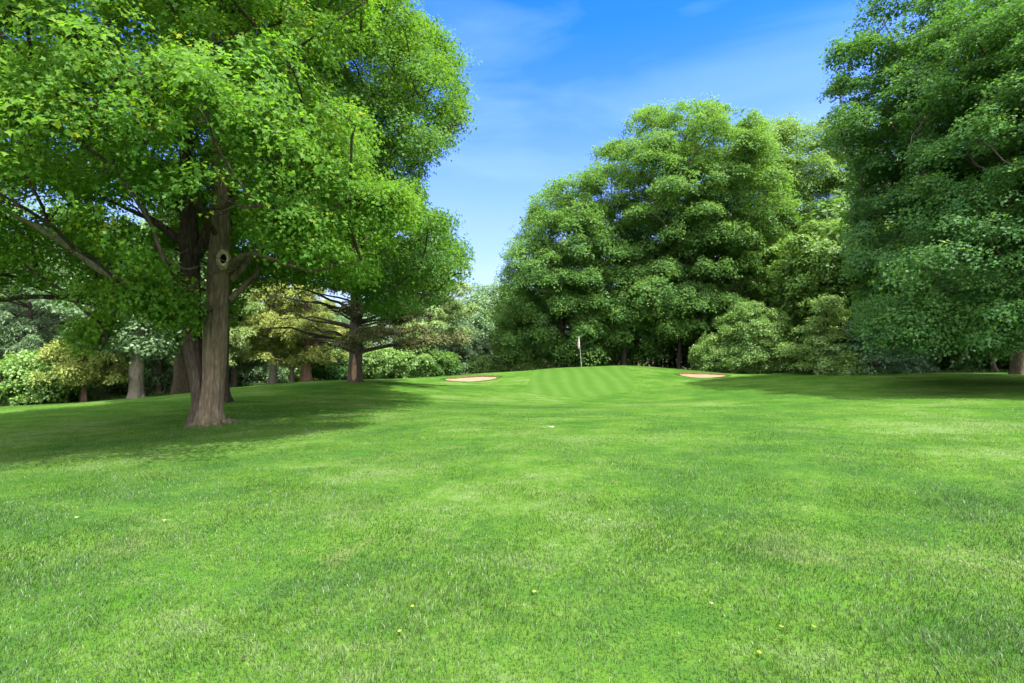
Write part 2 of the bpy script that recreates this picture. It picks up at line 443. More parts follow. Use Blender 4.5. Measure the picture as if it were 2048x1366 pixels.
# ------------------------------------------------------------------ grass blades
def build_grass():
    rng = np.random.default_rng(5)
    Vs = []; Ls = []; Ss = []; nv = 0; nl = 0
    bands = [(1.7, 3.2, 7800, 0.0036, 0.038, 5), (3.2, 5.0, 5000, 0.0046, 0.036, 5), (5.0, 8.0, 2500, 0.0060, 0.033, 3), (8.0, 12.5, 950, 0.0075, 0.030, 3),
             (12.5, 19, 260, 0.010, 0.028, 3), (19, 29, 90, 0.014, 0.022, 3), (29, 38.5, 40, 0.016, 0.020, 3)]
    for y0, y1, dens, w, h, nvb in bands:
        a0, a1 = y0 * .78, y1 * 1.22          # bands of growth fade into each other
        xm = a1 * 1.10 + 0.6
        N = int(dens * (a1 - a0) * 2 * xm)
        x = rng.uniform(-xm, xm, N); y = rng.uniform(a0, a1, N)
        k = (np.abs(x) < y * 1.10 + 0.6) & (y > 1.6)
        k &= rng.uniform(0, 1, N) < np.clip((y - a0) / (y0 * .44), 0, 1) * np.clip((a1 - y) / (y1 * .44), 0, 1)
        k &= y < edge_y(x) + rng.normal(0, 0.35, N)
        for b in BUNK: k &= bunk_e(x, y, b) > 1.03
        # the close-mown green has no long blades
        if y1 > 25:
            out = [(0.62, 26.6), (0.95, 26.0), (2.2, 25.55), (3.3, 25.3), (4.4, 25.6), (5.6, 26.2), (6.35, 27.0), (7.0, 29.5), (7.6, 33), (8.0, 36.8), (6, 37.3), (2.5, 37.2), (1.6, 36), (1.15, 31.5), (0.75, 28.6)]
            k &= ~inpoly(x, y, out)
        x = x[k]; y = y[k]; N = len(x)
        z = gz(x, y) - 0.004
        pn = np.sin(x * 1.9 + 1.3 * np.sin(y * 1.1)) * np.sin(y * 1.6 + 1.1 * np.sin(x * 0.8)) + 0.6 * np.sin(x * 4.7 + y * 2.1) * np.sin(y * 5.3 - x * 1.7)
        hh = h * rng.uniform(0.45, 1.15, N) * (1 + 0.34 * pn)
        th = rng.uniform(0, 2 * math.pi, N)
        la = 1.2 * np.sin(x * 2.3 + 1.7 * np.sin(y * 1.9)) + 1.1 * np.sin(y * 2.9 + 1.5 * np.sin(x * 2.7 + 1)) + rng.normal(0, 1.3, N)
        lean = np.abs(rng.normal(0.45, 0.35, N)) + 0.1
        wx = np.cos(th) * w * 0.5; wy = np.sin(th) * w * 0.5
        lx = -np.sin(la) * lean * hh; ly = np.cos(la) * lean * hh
        o = np.zeros(N)
        if nvb == 5:
            pts = [(x - wx, y - wy, z), (x + wx, y + wy, z), (x + wx * .8 + lx * .35, y + wy * .8 + ly * .35, z + hh * .6), (x - wx * .8 + lx * .35, y - wy * .8 + ly * .35, z + hh * .6), (x + lx, y + ly, z + hh * (1.02 - .2 * lean))]
            V = np.stack([np.stack(p, -1) for p in pts], 1).reshape(-1, 3)
            base = np.arange(N)[:, None] * 5 + nv
            L = np.concatenate([base + np.array([[0, 1, 2, 3]]), base + np.array([[3, 2, 4]])], 1)
            S = (np.arange(N)[:, None] * 7 + np.array([[0, 4]])).ravel() + nl
        else:
            pts = [(x - wx, y - wy, z), (x + wx, y + wy, z), (x + lx, y + ly, z + hh)]
            V = np.stack([np.stack(p, -1) for p in pts], 1).reshape(-1, 3)
            L = np.arange(N)[:, None] * 3 + nv + np.array([[0, 1, 2]])
            S = np.arange(N) * 3 + nl
        Vs.append(V); Ls.append(L.ravel()); Ss.append(S); nv += len(V); nl += L.size
    # longer uncut tufts round the trunk and along the edge of the wood
    ex = []
    a = rng.uniform(0, 6.28, 900); r = .40 + np.abs(rng.normal(0, .13, 900)); ex.append((-7.18 + r * np.cos(a) * 1.1, 12.25 + r * np.sin(a), .012, .11))
    x = rng.uniform(-27, 32, 12000); ex.append((x, edge_y(x) + rng.normal(.15, .45, 12000), .03, .20))
    for b in BUNK:
        a = rng.uniform(0, 6.28, 1500); rr = rng.uniform(1.10, 1.30, 1500)
        ex.append((b[0] + b[2] * rr * np.cos(a), b[1] + b[3] * rr * np.sin(a) + b[2] * rr * np.cos(a) * b[4], .02, .055))
    for x, y, w, h in ex:
        N = len(x); z = gz(x, y) - .01; th = rng.uniform(0, 6.28, N); hh = h * rng.uniform(.4, 1.2, N); le = rng.normal(0, .4, N)
        wx = np.cos(th) * w / 2; wy = np.sin(th) * w / 2
        V = np.stack([np.stack(q, -1) for q in [(x - wx, y - wy, z), (x + wx, y + wy, z), (x + le * hh * np.sin(th), y + le * hh * np.cos(th), z + hh)]], 1).reshape(-1, 3)
        Vs.append(V); Ls.append(np.arange(N * 3) + nv); Ss.append(np.arange(N) * 3 + nl); nv += len(V); nl += N * 3
    o = mesh_obj('grass', np.concatenate(Vs), np.concatenate(Ls), np.concatenate(Ss), M['blade'])
    tag(o, 'short mown green grass covering the whole lawn', 'grass', kind='stuff')
build_grass()

# ------------------------------------------------------------------ foliage
LEAF6 = np.array([(0, 0, 0), (.52, .34, .06), (.20, .50, .0), (0, 1.0, -.06), (-.20, .50, .0), (-.52, .34, .06)])
LEAF4 = np.array([(0, 0, 0), (.36, .48, .05), (0, 1.0, -.05), (-.36, .48, .05)])
LEAFP = np.array([(0, 0, 0), (.10, .5, .02), (0, 1.0, -.05), (-.10, .5, .02)])
LEAFN = np.array([(0, 0, 0), (.20, .45, .03), (0, 1.0, -.04), (-.20, .45, .03)])

def leaf_cloud(pos, nrm, dirv, size, shape):
    """vertices, loops, starts of one leaf per row"""
    N = len(pos); k = len(shape)
    n = unit(nrm)
    t = unit(dirv - n * (dirv * n).sum(-1, keepdims=True))
    b = np.cross(t, n)
    s = size[:, None, None]
    V = pos[:, None] + s * (b[:, None] * shape[None, :, 0, None] + t[:, None] * shape[None, :, 1, None] + n[:, None] * shape[None, :, 2, None])
    base = np.arange(N)[:, None] * k
    if k == 6: f = np.array([[0, 1, 2, 3, 0, 3, 4, 5]])
    else: f = np.array([[0, 1, 2, 3]])
    L = base + f
    return V.reshape(-1, 3), L.ravel(), np.arange(N * (f.size // 4)) * 4

def sample_clumps(rng, hull, spacing, n_try=9000, poly=None, shell=0.35, zmin=-9, carve=None):
    hull = [(np.array(c, float), np.array(r, float)) for c, r in hull]
    vols = np.array([np.prod(r) for c, r in hull]); vols /= vols.sum()
    pick = rng.choice(len(hull), n_try, p=vols)
    d = unit(rng.normal(size=(n_try, 3)))
    u = rng.uniform(0, 1, n_try) ** (1 / 3)
    C = np.array([hull[i][0] for i in pick]); R = np.array([hull[i][1] for i in pick])
    p = C + d * u[:, None] * R
    ok = np.full(n_try, True)
    m = np.min([np.linalg.norm((p - c) / r, axis=1) for c, r in hull], 0)
    ok &= (m > shell) & (p[:, 2] > zmin)
    if poly is not None:
        px, py = project(p); ok &= inpoly(px, py, poly)
    if carve is not None: ok &= carve(p)
    p = p[ok]
    res = []
    for q in p:
        if not res or np.min(((np.array(res) - q) ** 2 * np.array([1, 1, 1.5])).sum(1)) > spacing ** 2: res.append(q)
    return np.array(res)

def crown_leaves(rng, clumps, crad, sprays, per, leaf, shape, poly=None, flat=0.6, sprad=0.34, up=0.75, jit=0.42, centre=None, jag=9.0, tip_amt=0.12, keepf=None, sub=12):
    """domed clumps of leafy sprays -> leaf arrays"""
    nC = len(clumps)
    cr = crad * rng.uniform(0.60, 1.35, nC)
    if sub:
        # every bough is a cluster of uneven tufts
        k = np.repeat(np.arange(nC), sub)
        dd = unit(rng.normal(size=(len(k), 3)) + np.array([0, 0, .45]))
        dd[:, 2] = np.where(dd[:, 2] < -.2, -dd[:, 2], dd[:, 2])
        o = dd * (cr[k] * rng.uniform(.30, 1.18, len(k)))[:, None] * np.array([1, 1, flat])
        o[:, 2] -= 0.20 * cr[k] * (np.hypot(o[:, 0], o[:, 1]) / cr[k]) ** 2
        clumps = clumps[k] + o
        cr = cr[k] * rng.uniform(.24, .58, len(k))
        nC = len(clumps); sprays = max(2, int(round(sprays / sub)))
    cnt = np.maximum(1, np.round(sprays * (cr / cr.mean()) ** 1.6 * rng.uniform(.6, 1.3, nC))).astype(int)
    ci = np.repeat(np.arange(nC), cnt)
    m = len(ci)
    d = unit(rng.normal(size=(m, 3)) + np.array([0, 0, 0.65]))
    d[:, 2] = np.where(d[:, 2] < -0.25, -d[:, 2], d[:, 2])
    u = np.where(rng.uniform(0, 1, m) < .72, rng.normal(0.97, 0.10, m), rng.uniform(.45, .9, m))
    off = d * u[:, None] * cr[ci][:, None] * np.array([1, 1, flat])
    # drooping skirts
    hr = np.hypot(off[:, 0], off[:, 1]) / cr[ci]
    off[:, 2] -= 0.28 * cr[ci] * hr ** 2
    sp = clumps[ci] + off
    if poly is not None:
        px, py = project(sp)
        j = rng.normal(0, jag, (2, m))
        k = inpoly(px + j[0], py + j[1], poly)
        sp, d, ci = sp[k], d[k], ci[k]
    if keepf is not None:
        k = keepf(sp); sp, d, ci = sp[k], d[k], ci[k]
    m = len(sp)
    out = d.copy()
    if centre is not None: out = unit(0.6 * d + 0.5 * unit(sp - np.asarray(centre)))
    sn = unit(np.array([0, 0, up * .7]) + 0.8 * out + rng.normal(0, 0.20, (m, 3)))
    si = np.repeat(np.arange(m), per); N = len(si)
    a = rng.uniform(0, 2 * math.pi, N); r = np.sqrt(rng.uniform(0, 1, N)) * sprad * rng.uniform(0.7, 1.2, m)[si]
    t1 = unit(np.cross(sn, np.array([0.31, 0.87, 0.1]))); t2 = np.cross(sn, t1)
    rd = np.cos(a)[:, None] * t1[si] + np.sin(a)[:, None] * t2[si]
    pos = sp[si] + rd * r[:, None] + sn[si] * rng.normal(0, 0.05, N)[:, None]
    pos[:, 2] -= 0.45 * r ** 2 / sprad
    nrm = sn[si] + rng.normal(0, jit, (N, 3)) + rd * 0.25
    dirv = rd + 0.35 * out[si] + np.array([0, 0, -0.35]) + rng.normal(0, 0.3, (N, 3))
    size = leaf * rng.uniform(0.65, 1.25, N)
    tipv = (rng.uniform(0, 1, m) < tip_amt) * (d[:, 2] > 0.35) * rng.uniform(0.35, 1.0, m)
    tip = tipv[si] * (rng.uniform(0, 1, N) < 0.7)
    V, L, S = leaf_cloud(pos, nrm, dirv, size, shape)
    return V, L, S, np.repeat(tip, len(shape))

def grow_limbs(rng, mb, nodes, clumps, twig=0.012, kr=0.014, sides=6, rise=0.35, twigs=0, crad=1.0, poly=None):
    """join every clump to the nearest part of the growing skeleton"""
    pts = [np.array(n, float) for n in nodes]; par = [-1] * len(pts)
    base = pts[0]
    order = np.argsort(np.linalg.norm(clumps[:, :2] - np.mean([p[:2] for p in pts], 0), axis=1) + 0.3 * np.abs(clumps[:, 2] - np.mean(clumps[:, 2])))
    br = []
    for c in clumps[order]:
        A = np.array(pts); dv = c - A
        dist = np.linalg.norm(dv, axis=1)
        hor = np.hypot(dv[:, 0], dv[:, 1])
        cost = dist + np.maximum(0, A[:, 2] - (c[2] - rise * hor)) * 1.6
        k = int(np.argmin(cost)); s = A[k]
        n = max(3, int(dist[k] / 0.6))
        prev = k; path = [s]; ids = [k]
        sag = rng.normal(0, 0.06 * dist[k], 3); bend = np.array([0, 0, 0.12 * hor[k]])
        for q in range(1, n + 1):
            f = q / n
            p = s + (c - s) * f + (sag + bend) * math.sin(f * math.pi) + rng.normal(0, 0.02 * dist[k], 3) * (f < 1)
            pts.append(p); par.append(prev); prev = len(pts) - 1; path.append(p); ids.append(prev)
        br.append(ids)
    desc = np.zeros(len(pts))
    for i in range(len(pts) - 1, -1, -1):
        if desc[i] == 0: desc[i] = 1
        if par[i] >= 0: desc[par[i]] += desc[i] if i in () else 0
    # count of branch ends carried by every node
    cnt = np.zeros(len(pts))
    for ids in br: cnt[ids[-1]] += 1
    for i in range(len(pts) - 1, -1, -1):
        if par[i] >= 0: cnt[par[i]] += cnt[i]
    for ids in br:
        r = [twig + kr * math.sqrt(max(cnt[i], 0.5)) for i in ids]
        r[0] = r[1]; r[-1] = twig
        tube(mb, [pts[i] for i in ids], r, sides, cap=False)
    if twigs:
        for c in clumps:
            for _ in range(twigs):
                e = c + unit(rng.normal(size=3) + np.array([0, 0, .3])) * crad * rng.uniform(.5, .95) * np.array([1, 1, .6])
                if poly is not None:
                    q = c + (e - c) * 1.5; qx, qy = project(q[None])
                    if not inpoly(qx, qy, poly)[0]: continue
                mid = (c + e) / 2 + rng.normal(0, .08, 3)
                tube(mb, [c, mid, e], [twig, twig * .7, twig * .35], 4, cap=False)

def trunk_tube(mb, ctrl, n=60, sides=24, flare=0.7, lobes=5, seed=0, ridge=0.035, fl_h=0.35):
    """ctrl rows: x y z r ; root flare at the foot, shallow bark ridges"""
    rng = np.random.default_rng(seed)
    c = spline(ctrl, n)
    ph = rng.uniform(0, 6.28, 8); z0 = c[0, 2]
    def rf(i, ang):
        h = c[i, 2] - z0
        lob = 0.5 + 0.5 * np.cos(lobes * ang + ph[0] + 0.6 * np.sin(ang + ph[1]))
        f = 1 + flare * math.exp(-max(h, 0) / fl_h) * (0.35 + 0.9 * lob ** 1.5)
        f = f + 0.10 * math.exp(-max(h, 0) / 1.6) * (lob - 0.5)
        f = f + ridge * (np.sin(11 * ang + ph[2] + 1.3 * math.sin(h * 1.7 + ph[3])) + 0.6 * np.sin(19 * ang + ph[4] + 1.1 * math.sin(h * 2.9 + ph[5])))
        f = f + 0.03 * np.sin(2 * ang + ph[6] + h * 1.2) + 0.02 * math.sin(h * 3.3 + ph[7])
        return f
    tube(mb, c[:, :3], c[:, 3], sides, rf)
    return c

def cat_arrays(lst):
    V = []; L = []; S = []; T = []; nv = nl = 0
    for v, l, s, t in lst:
        V.append(v); L.append(l + nv); S.append(s + nl); T.append(t); nv += len(v); nl += len(l)
    return np.concatenate(V), np.concatenate(L), np.concatenate(S), np.concatenate(T)

def broadleaf(name, label, cat, base, trunk, hull, spacing, crad, sprays, per, leaf, mat, bark, seed, shape=LEAF6, poly=None, group=None,
              extra=None, flat=0.6, sprad=0.34, limb_nodes=None, shell=0.35, flare=0.6, twigs=0, jag=9.0, tip=0.12, kr=0.014, up=0.75, jit=0.42, sides=20, zmin=-9, keepf=None, crown_name='crown', n_try=9000):
    """trunk: rows (x,y,z,r) in world space, or None for a shrub"""
    rng = np.random.default_rng(seed)
    base = np.asarray(base, float)
    root = empty(name, base, label, cat, group)
    cl = sample_clumps(rng, hull, spacing, n_try, poly, shell, zmin)
    if extra is not None: cl = np.vstack([cl, np.asarray(extra)])
    ctr = np.mean([c for c, r in hull], 0)
    mb = MB()
    if trunk is not None:
        c = trunk_tube(mb, trunk, 50, sides, flare * .6, seed=seed, fl_h=.25)
        nodes = [p for p in c[:, :3] if p[2] > base[2] + 0.25 * (c[-1, 2] - base[2])]
    else: nodes = [base + np.array([0, 0, .1])]
    if limb_nodes is not None: nodes = nodes + list(limb_nodes)
    grow_limbs(rng, mb, nodes, cl, kr=kr, twigs=twigs, crad=crad * .8, sides=6, poly=poly)
    mb.build('trunk' if trunk is not None else 'stems', bark, root, True, base)
    V, L, S, T = crown_leaves(rng, cl, crad, sprays, per, leaf, shape, poly, flat, sprad, up, jit, ctr, jag, tip, keepf)
    mesh_obj(crown_name, V - base, L, S, mat, root, attrs={'tip': T})
    return root

# ---- conifers
def needle_tufts(rng, pos, axis_, length, width, k, spread):
    N = len(pos)
    i = np.repeat(np.arange(N), k); m = len(i)
    d = unit(unit(axis_)[i] + rng.normal(0, spread, (m, 3)))
    p = pos[i] + rng.normal(0, 0.02, (m, 3))
    w = unit(np.cross(d, np.array([0, -.25, 1.0]) + rng.normal(0, .45, (m, 3)))) * (width * rng.uniform(.7, 1.3, m))[:, None]
    L = (length * rng.uniform(.6, 1.2, m))[:, None]
    V = np.stack([p - w * .6, p + d * L * .45 + w, p + d * L, p + d * L * .45 - w], 1).reshape(-1, 3)
    lp = np.arange(m * 4)
    return V, lp, np.arange(m) * 4

def conifer(name, label, cat, base, H, r0, prof, nb, mat, bark, seed, kind='pine', z0=0.15, group=None, dead=0, lean=(0, 0), dens=1.0, tuftlen=.17, keepf=None, droop=0.0, wound=False, bare=0.0, whorl=6, plate=.52):
    """prof(t) -> branch length at height fraction t"""
    rng = np.random.default_rng(seed)
    base = np.asarray(base, float)
    root = empty(name, base, label, cat, group)
    mb = MB()
    top = base + np.array([lean[0], lean[1], H])
    ctrl = [list(base + (top - base) * f + np.array([0.04 * H * .1 * math.sin(3 * f + seed), 0, 0])) + [r0 * (1 - f) ** 0.8 + 0.012] for f in np.linspace(0, 1, 7)]
    c = trunk_tube(mb, ctrl, 50, 18, 0.28, 5, seed, 0.05, 0.2)
    tp = []; ta = []
    f = z0
    k = 0
    nwh = max(1, nb // whorl)
    for wi in range(nwh):
        f0 = z0 + (0.985 - z0) * (wi / nwh) + rng.uniform(-.006, .006)
        for b in range(whorl):
            f = min(.985, f0 + (rng.uniform(0, .018) if kind == 'pine' else rng.uniform(0, (1 - z0) / nwh)))
            az = b / whorl * 2 * math.pi + wi * 1.9 + rng.normal(0, .35)
            Lb = prof(f) * rng.uniform(.65, 1.15)
            if Lb < 0.15: continue
            p0 = base + (top - base) * f
            h = np.array([math.cos(az), math.sin(az), 0])
            risev = (0.12 + 0.5 * f) if kind == 'pine' else (0.25 + 0.35 * f)
            npt = 8
            ss = np.linspace(0, 1, npt)
            pts = np.array([p0 + h * Lb * s + np.array([0, 0, Lb * (risev * s - droop * s ** 2 + 0.16 * max(0, s - .6))]) for s in ss]) + rng.normal(0, .02 * Lb, (npt, 3)) * ss[:, None]
            rb = 0.012 + 0.016 * Lb * (1 - ss * .85)
            tube(mb, pts, rb, 5, cap=False)
            is_bare = rng.uniform() < bare * (1 - f)
            if is_bare: continue
            side = np.cross(h, [0, 0, 1])
            nc = max(1, int(Lb * 1.9 * dens))
            for q in range(nc):
                sg = rng.uniform(-1, 1)
                s = rng.uniform(.42, 1.0) if q else 1.0
                o = np.array([np.interp(s, ss, pts[:, a]) for a in range(3)])
                e = o + side * sg * (1.05 - .6 * s) * min(Lb, 3.0) * .42 + np.array([0, 0, rng.uniform(-.02, .12)])
                tube(mb, [o, (o + e) / 2 + h * .05, e], [.012, .009, .005], 3, cap=False)
                tp.append(e)
    # dead snags low on the trunk
    for b in range(dead):
        f = rng.uniform(.05, .42); az = rng.uniform(0, 6.28); Lb = rng.uniform(.8, 2.6)
        p0 = base + (top - base) * f; h = np.array([math.cos(az), math.sin(az), 0])
        cu = rng.uniform(-.35, .45)
        pts = [p0 + h * Lb * s + np.array([0, 0, Lb * cu * s * s * (1 if rng.uniform() > .2 else -1) * .6]) for s in np.linspace(0, 1, 5)]
        tube(mb, pts, [.03, .024, .018, .012, .005], 5, cap=False)
        for _ in range(6):
            s = rng.uniform(.35, 1); i = int(s * 4 - 1e-6); o = np.array(pts[i]) + (np.array(pts[i + 1]) - pts[i]) * (s * 4 - i)
            e = o + unit(h + rng.normal(0, .8, 3)) * Lb * .3
            tube(mb, [o, (o + e) / 2 + rng.normal(0, .04, 3), e], [.010, .007, .003], 4, cap=False)
    mb.build('trunk', bark, root, True, base)
    tp = np.array(tp)
    if keepf is not None: tp = tp[keepf(tp)]
    if kind == 'pine':
        shape = LEAFP; V, L, S, T = crown_leaves(rng, tp, plate, 26, 9, tuftlen, LEAFP, None, .34, .20, 1.1, .40, None, tip_amt=0, sub=3)
    else:
        V, L, S, T = crown_leaves(rng, tp, plate, 26, 9, tuftlen * .85, LEAFN, None, .42, .18, .9, .55, None, tip_amt=0, sub=3)
    mesh_obj('needles' if kind == 'pine' else 'foliage', V - base, L, S, mat, root)
    if wound:
        w = MB(); rr = 0.0
        pts = []
        for fz, hw in [(.12, .03), (.3, .12), (.6, .14), (.95, .12), (1.25, .08), (1.5, .02)]:
            pts.append((fz, hw))
        V = []
        for fz, hw in pts:
            rr = np.interp(fz, c[:, 2] - base[2], c[:, 3]) * 1.03 + .02
            cx = np.interp(fz, c[:, 2] - base[2], c[:, 0]) + .04; cy = np.interp(fz, c[:, 2] - base[2], c[:, 1])
            for sgn in (-1, -.4, .4, 1):
                a = -math.pi / 2 + sgn * hw / rr
                V.append((cx + math.cos(a) * rr, cy + math.sin(a) * rr, base[2] + fz))
        n = len(pts); w.add(V, [[i * 4 + q, i * 4 + q + 1, (i + 1) * 4 + q + 1, (i + 1) * 4 + q] for i in range(n - 1) for q in range(3)])
        w.build('bark_scar', M['wound'], root, True, base)
    return root

exec_order = []
# ================================================================== the big maple on the left
def big_maple():
    rng = np.random.default_rng(11)
    B = P(412, 850, 12.2); B[2] = g1(B[0], B[1]) - 0.05; FOOT = B[2] - .16
    root = empty('maple_tree', B, 'big twin-stemmed maple in the left foreground with a knot hole in its grey trunk', 'tree')
    px = 12.2 / F
    def row(x, y, Y, w): return list(P(x, y, Y)) + [w * 0.5 * Y / F]
    A = [list(P(420, 850, 12.2)[:2]) + [FOOT, .30]] + [row(*r) for r in [(421, 820, 12.2, 42), (427, 760, 12.2, 40), (430, 690, 12.2, 40), (433, 630, 12.2, 40), (436, 570, 12.2, 39), (439, 510, 12.2, 36), (441, 450, 12.2, 34), (440, 380, 12.1, 28), (436, 300, 12.0, 24), (430, 200, 11.9, 18), (425, 60, 11.8, 12), (420, -120, 11.8, 6)]]
    mb = MB()
    ca = trunk_tube(mb, A, 110, 64, 0.80, 7, 3, 0.040, 0.24)
    st = [list(P(398, 848, 12.2)) + [.22]] + [row(*r) for r in [(401, 810, 12.25, 30), (396, 750, 12.3, 31), (387, 700, 12.35, 34), (384, 640, 12.5, 30), (382, 580, 12.65, 30), (380, 520, 12.7, 34), (380, 470, 12.7, 32), (374, 400, 12.7, 24), (370, 330, 12.8, 20), (372, 200, 13.0, 16), (360, 40, 13.2, 10), (350, -100, 13.3, 5)]]
    st[0][2] = FOOT
    ms = MB()
    cb = trunk_tube(ms, st, 100, 40, 0.95, 5, 8, 0.06, 0.30)
    # hand-placed limbs seen in the photo
    limbs = [
        [(392, 650, 12.5, 20), (345, 612, 12.1, 18), (300, 592, 11.6, 17), (245, 565, 11.0, 16), (190, 530, 10.5, 15), (130, 488, 10.1, 13), (75, 455, 9.7, 11), (20, 425, 9.4, 9), (-90, 360, 9.0, 5)],
        [(100, 470, 9.9, 7), (88, 425, 9.9, 6), (65, 375, 9.8, 5), (30, 320, 9.7, 3)],
        [(388, 648, 12.8, 12), (320, 612, 12.6, 11), (200, 594, 12.4, 10), (130, 596, 12.2, 10), (60, 592, 12.0, 9), (0, 600, 11.8, 9), (-130, 585, 11.4, 6)],
        [(378, 490, 12.7, 24), (345, 470, 12.6, 17), (305, 440, 12.4, 13), (270, 425, 12.2, 9), (180, 380, 11.8, 5)],
        [(392, 512, 12.7, 24), (410, 475, 12.8, 18), (425, 435, 12.9, 14), (470, 360, 13.2, 9), (520, 260, 13.5, 5)],
        [(452, 545, 12.2, 14), (475, 520, 12.0, 13), (505, 508, 11.9, 11), (545, 520, 11.7, 9), (590, 535, 11.5, 7), (640, 540, 11.2, 5), (720, 520, 10.8, 3)],
        [(456, 600, 12.3, 14), (490, 570, 12.5, 12), (515, 545, 12.7, 9), (520, 520, 12.8, 6), (600, 470, 13, 4)],
        [(462, 560, 12.3, 15), (490, 528, 12.4, 13), (512, 498, 12.5, 10), (560, 440, 12.4, 7), (640, 370, 12, 4)],
        [(446, 420, 12.1, 12), (480, 390, 11.6, 10), (540, 350, 10.8, 8), (620, 310, 10.0, 5)],
        [(432, 470, 12.1, 12), (400, 420, 11.2, 10), (340, 350, 10.0, 8), (250, 260, 9.2, 5)],
        [(400, 640, 12.4, 9), (370, 628, 11.8, 8), (330, 610, 11.0, 6), (300, 600, 10.4, 4)],
        [(240, 600, 12.3, 6), (225, 640, 12.0, 5), (205, 670, 11.6, 4), (200, 700, 11.4, 3)],
    ]
    nodes = [p for p in ca[:, :3] if p[2] > 3.5] + [p for p in cb[:, :3] if p[2] > 3.2]
    for lb in limbs:
        c = spline([row(*r) for r in lb], 22)
        m = MB(); wob = np.random.default_rng(len(lb) + int(lb[0][0]))
        c[:, :3] += wob.normal(0, .012, (22, 3))
        tube(m, c[:, :3], c[:, 3] * (1 + wob.normal(0, .05, 22)), 10)
        m.build('limb', M['bark_pale'] if lb[0][0] == 392 and lb[0][1] == 650 else (M['bark'] if lb[0][0] > 440 else M['bark_dark']), root, True, B)  # sunlit limb: its light is put into the colour as paler bark
        nodes += list(c[3:, :3])
    # surface roots running out into the grass
    rr = np.random.default_rng(4)
    for az, Lr in [(-2.9, .75), (-2.3, .6), (-1.5, .5), (-.8, .55), (-.1, .7), (.5, .9), (1.2, .8), (2.4, .7)]:
        pts = []
        for q in np.linspace(0, 1, 9):
            r = .30 + .5 * Lr * q; a = az + .25 * q * math.sin(q * 3 + az)
            X = A[0][0] + math.cos(a) * r; Y = A[0][1] + .05 + math.sin(a) * r
            pts.append([X, Y, g1(X, Y) + .07 * (1 - q) ** 1.4 - .045 * q])
        tube(mb, pts, np.linspace(.085, .03, 9) * (1 + rr.normal(0, .06, 9)), 10)
    tr = mb.build('trunk', M['bark'], root, True, B)
    ms.build('stem', M['bark_dark'], root, True, B)  # shade on this stem is put into its colour as darker bark
    # knot hole: callus ring round a dark hollow on the right of the trunk
    K = P(455, 521, 12.2) + np.array([0.02, -0.21, 0])
    kn = MB(); n = 28; rings = []
    nrm = unit(np.array([.45, -.9, .05])); sx = unit(np.cross([0, 0, 1.0], nrm)); sz = np.cross(nrm, sx)
    th = np.arange(n) / n * 2 * math.pi
    for rx, rz, out in [(.16, .26, -.10), (.13, .205, .03), (.108, .17, .075), (.082, .135, .07), (.062, .108, .02)]:
        rings.append(K + (np.cos(th) * rx)[:, None] * sx + (np.sin(th) * rz)[:, None] * sz + nrm * out)
    V = np.concatenate(rings); i = np.arange(4 * n).reshape(4, n); j = i + n
    kn.quads(V, np.stack([i, np.roll(i, -1, 1), np.roll(j, -1, 1), j], -1).reshape(-1, 4))
    ko = kn.build('knot_hole', M['callus'], tr, True, B)
    ho = MB(); rr = []
    for rx, rz, out in [(.064, .110, .022), (.054, .095, -.03), (.03, .05, -.07), (.001, .001, -.08)]:
        rr.append(K + (np.cos(th) * rx)[:, None] * sx + (np.sin(th) * rz)[:, None] * sz + nrm * out)
    V = np.concatenate(rr); i = np.arange(3 * n).reshape(3, n); j = i + n
    ho.quads(V, np.stack([i, np.roll(i, -1, 1), np.roll(j, -1, 1), j], -1).reshape(-1, 4))
    ho.build('hollow', M['hollow'], ko, True, B)
    # crown
    poly = [(-900, -1200), (760, -1200), (745, -20), (745, 55), (690, 110), (640, 140), (640, 175), (725, 225), (752, 270), (735, 310), (690, 320), (760, 345), (835, 365), (848, 400), (842, 440), (800, 470), (770, 540), (700, 575), (640, 560), (560, 560), (500, 580), (470, 630), (455, 660), (400, 655), (340, 650), (290, 612), (235, 620), (205, 675), (125, 695), (135, 655), (200, 605), (120, 590), (0, 590), (-900, 600)]
    trunk_gap = [(398, 870), (470, 870), (470, 470), (452, 395), (425, 395), (412, 480), (408, 640)]
    trunk_gap2 = [(330, 470), (430, 400), (425, 640), (360, 640), (362, 520)]
    hull = [((-7.6, 11.8, 8.2), (5.9, 5.2, 6.4)), ((-8.4, 11.5, 4.6), (6.2, 4.8, 2.2)), ((-5.2, 10.6, 5.6), (3.4, 3.4, 2.6))]
    cl = sample_clumps(rng, hull, 1.38, 14000, poly, 0.30, 2.0); print('clumps', len(cl))
    extra = [P(300, 585, 10.3), P(350, 605, 10.6), P(260, 610, 10.2), P(180, 672, 11.5), P(215, 650, 11.6), P(345, 640, 11.0), P(150, 690, 11.3),
             P(560, 430, 8.8), P(640, 440, 9.2), P(600, 500, 9.2), P(700, 400, 9.6), P(760, 420, 10.2), P(800, 400, 10.5), P(480, 640, 12.6)]
    cl = np.vstack([cl, extra])
    segs = []
    for li, lb in enumerate(limbs[:8]):
        q = spline([row(*r) for r in lb], 40)[2:(18 if li in (4, 6, 7) else 34)]
        segs.append(q)
    segs.append(ca[(ca[:, 2] > 2) & (ca[:, 2] < 5.0)]); segs.append(cb[(cb[:, 2] > 2) & (cb[:, 2] < 5.0)])
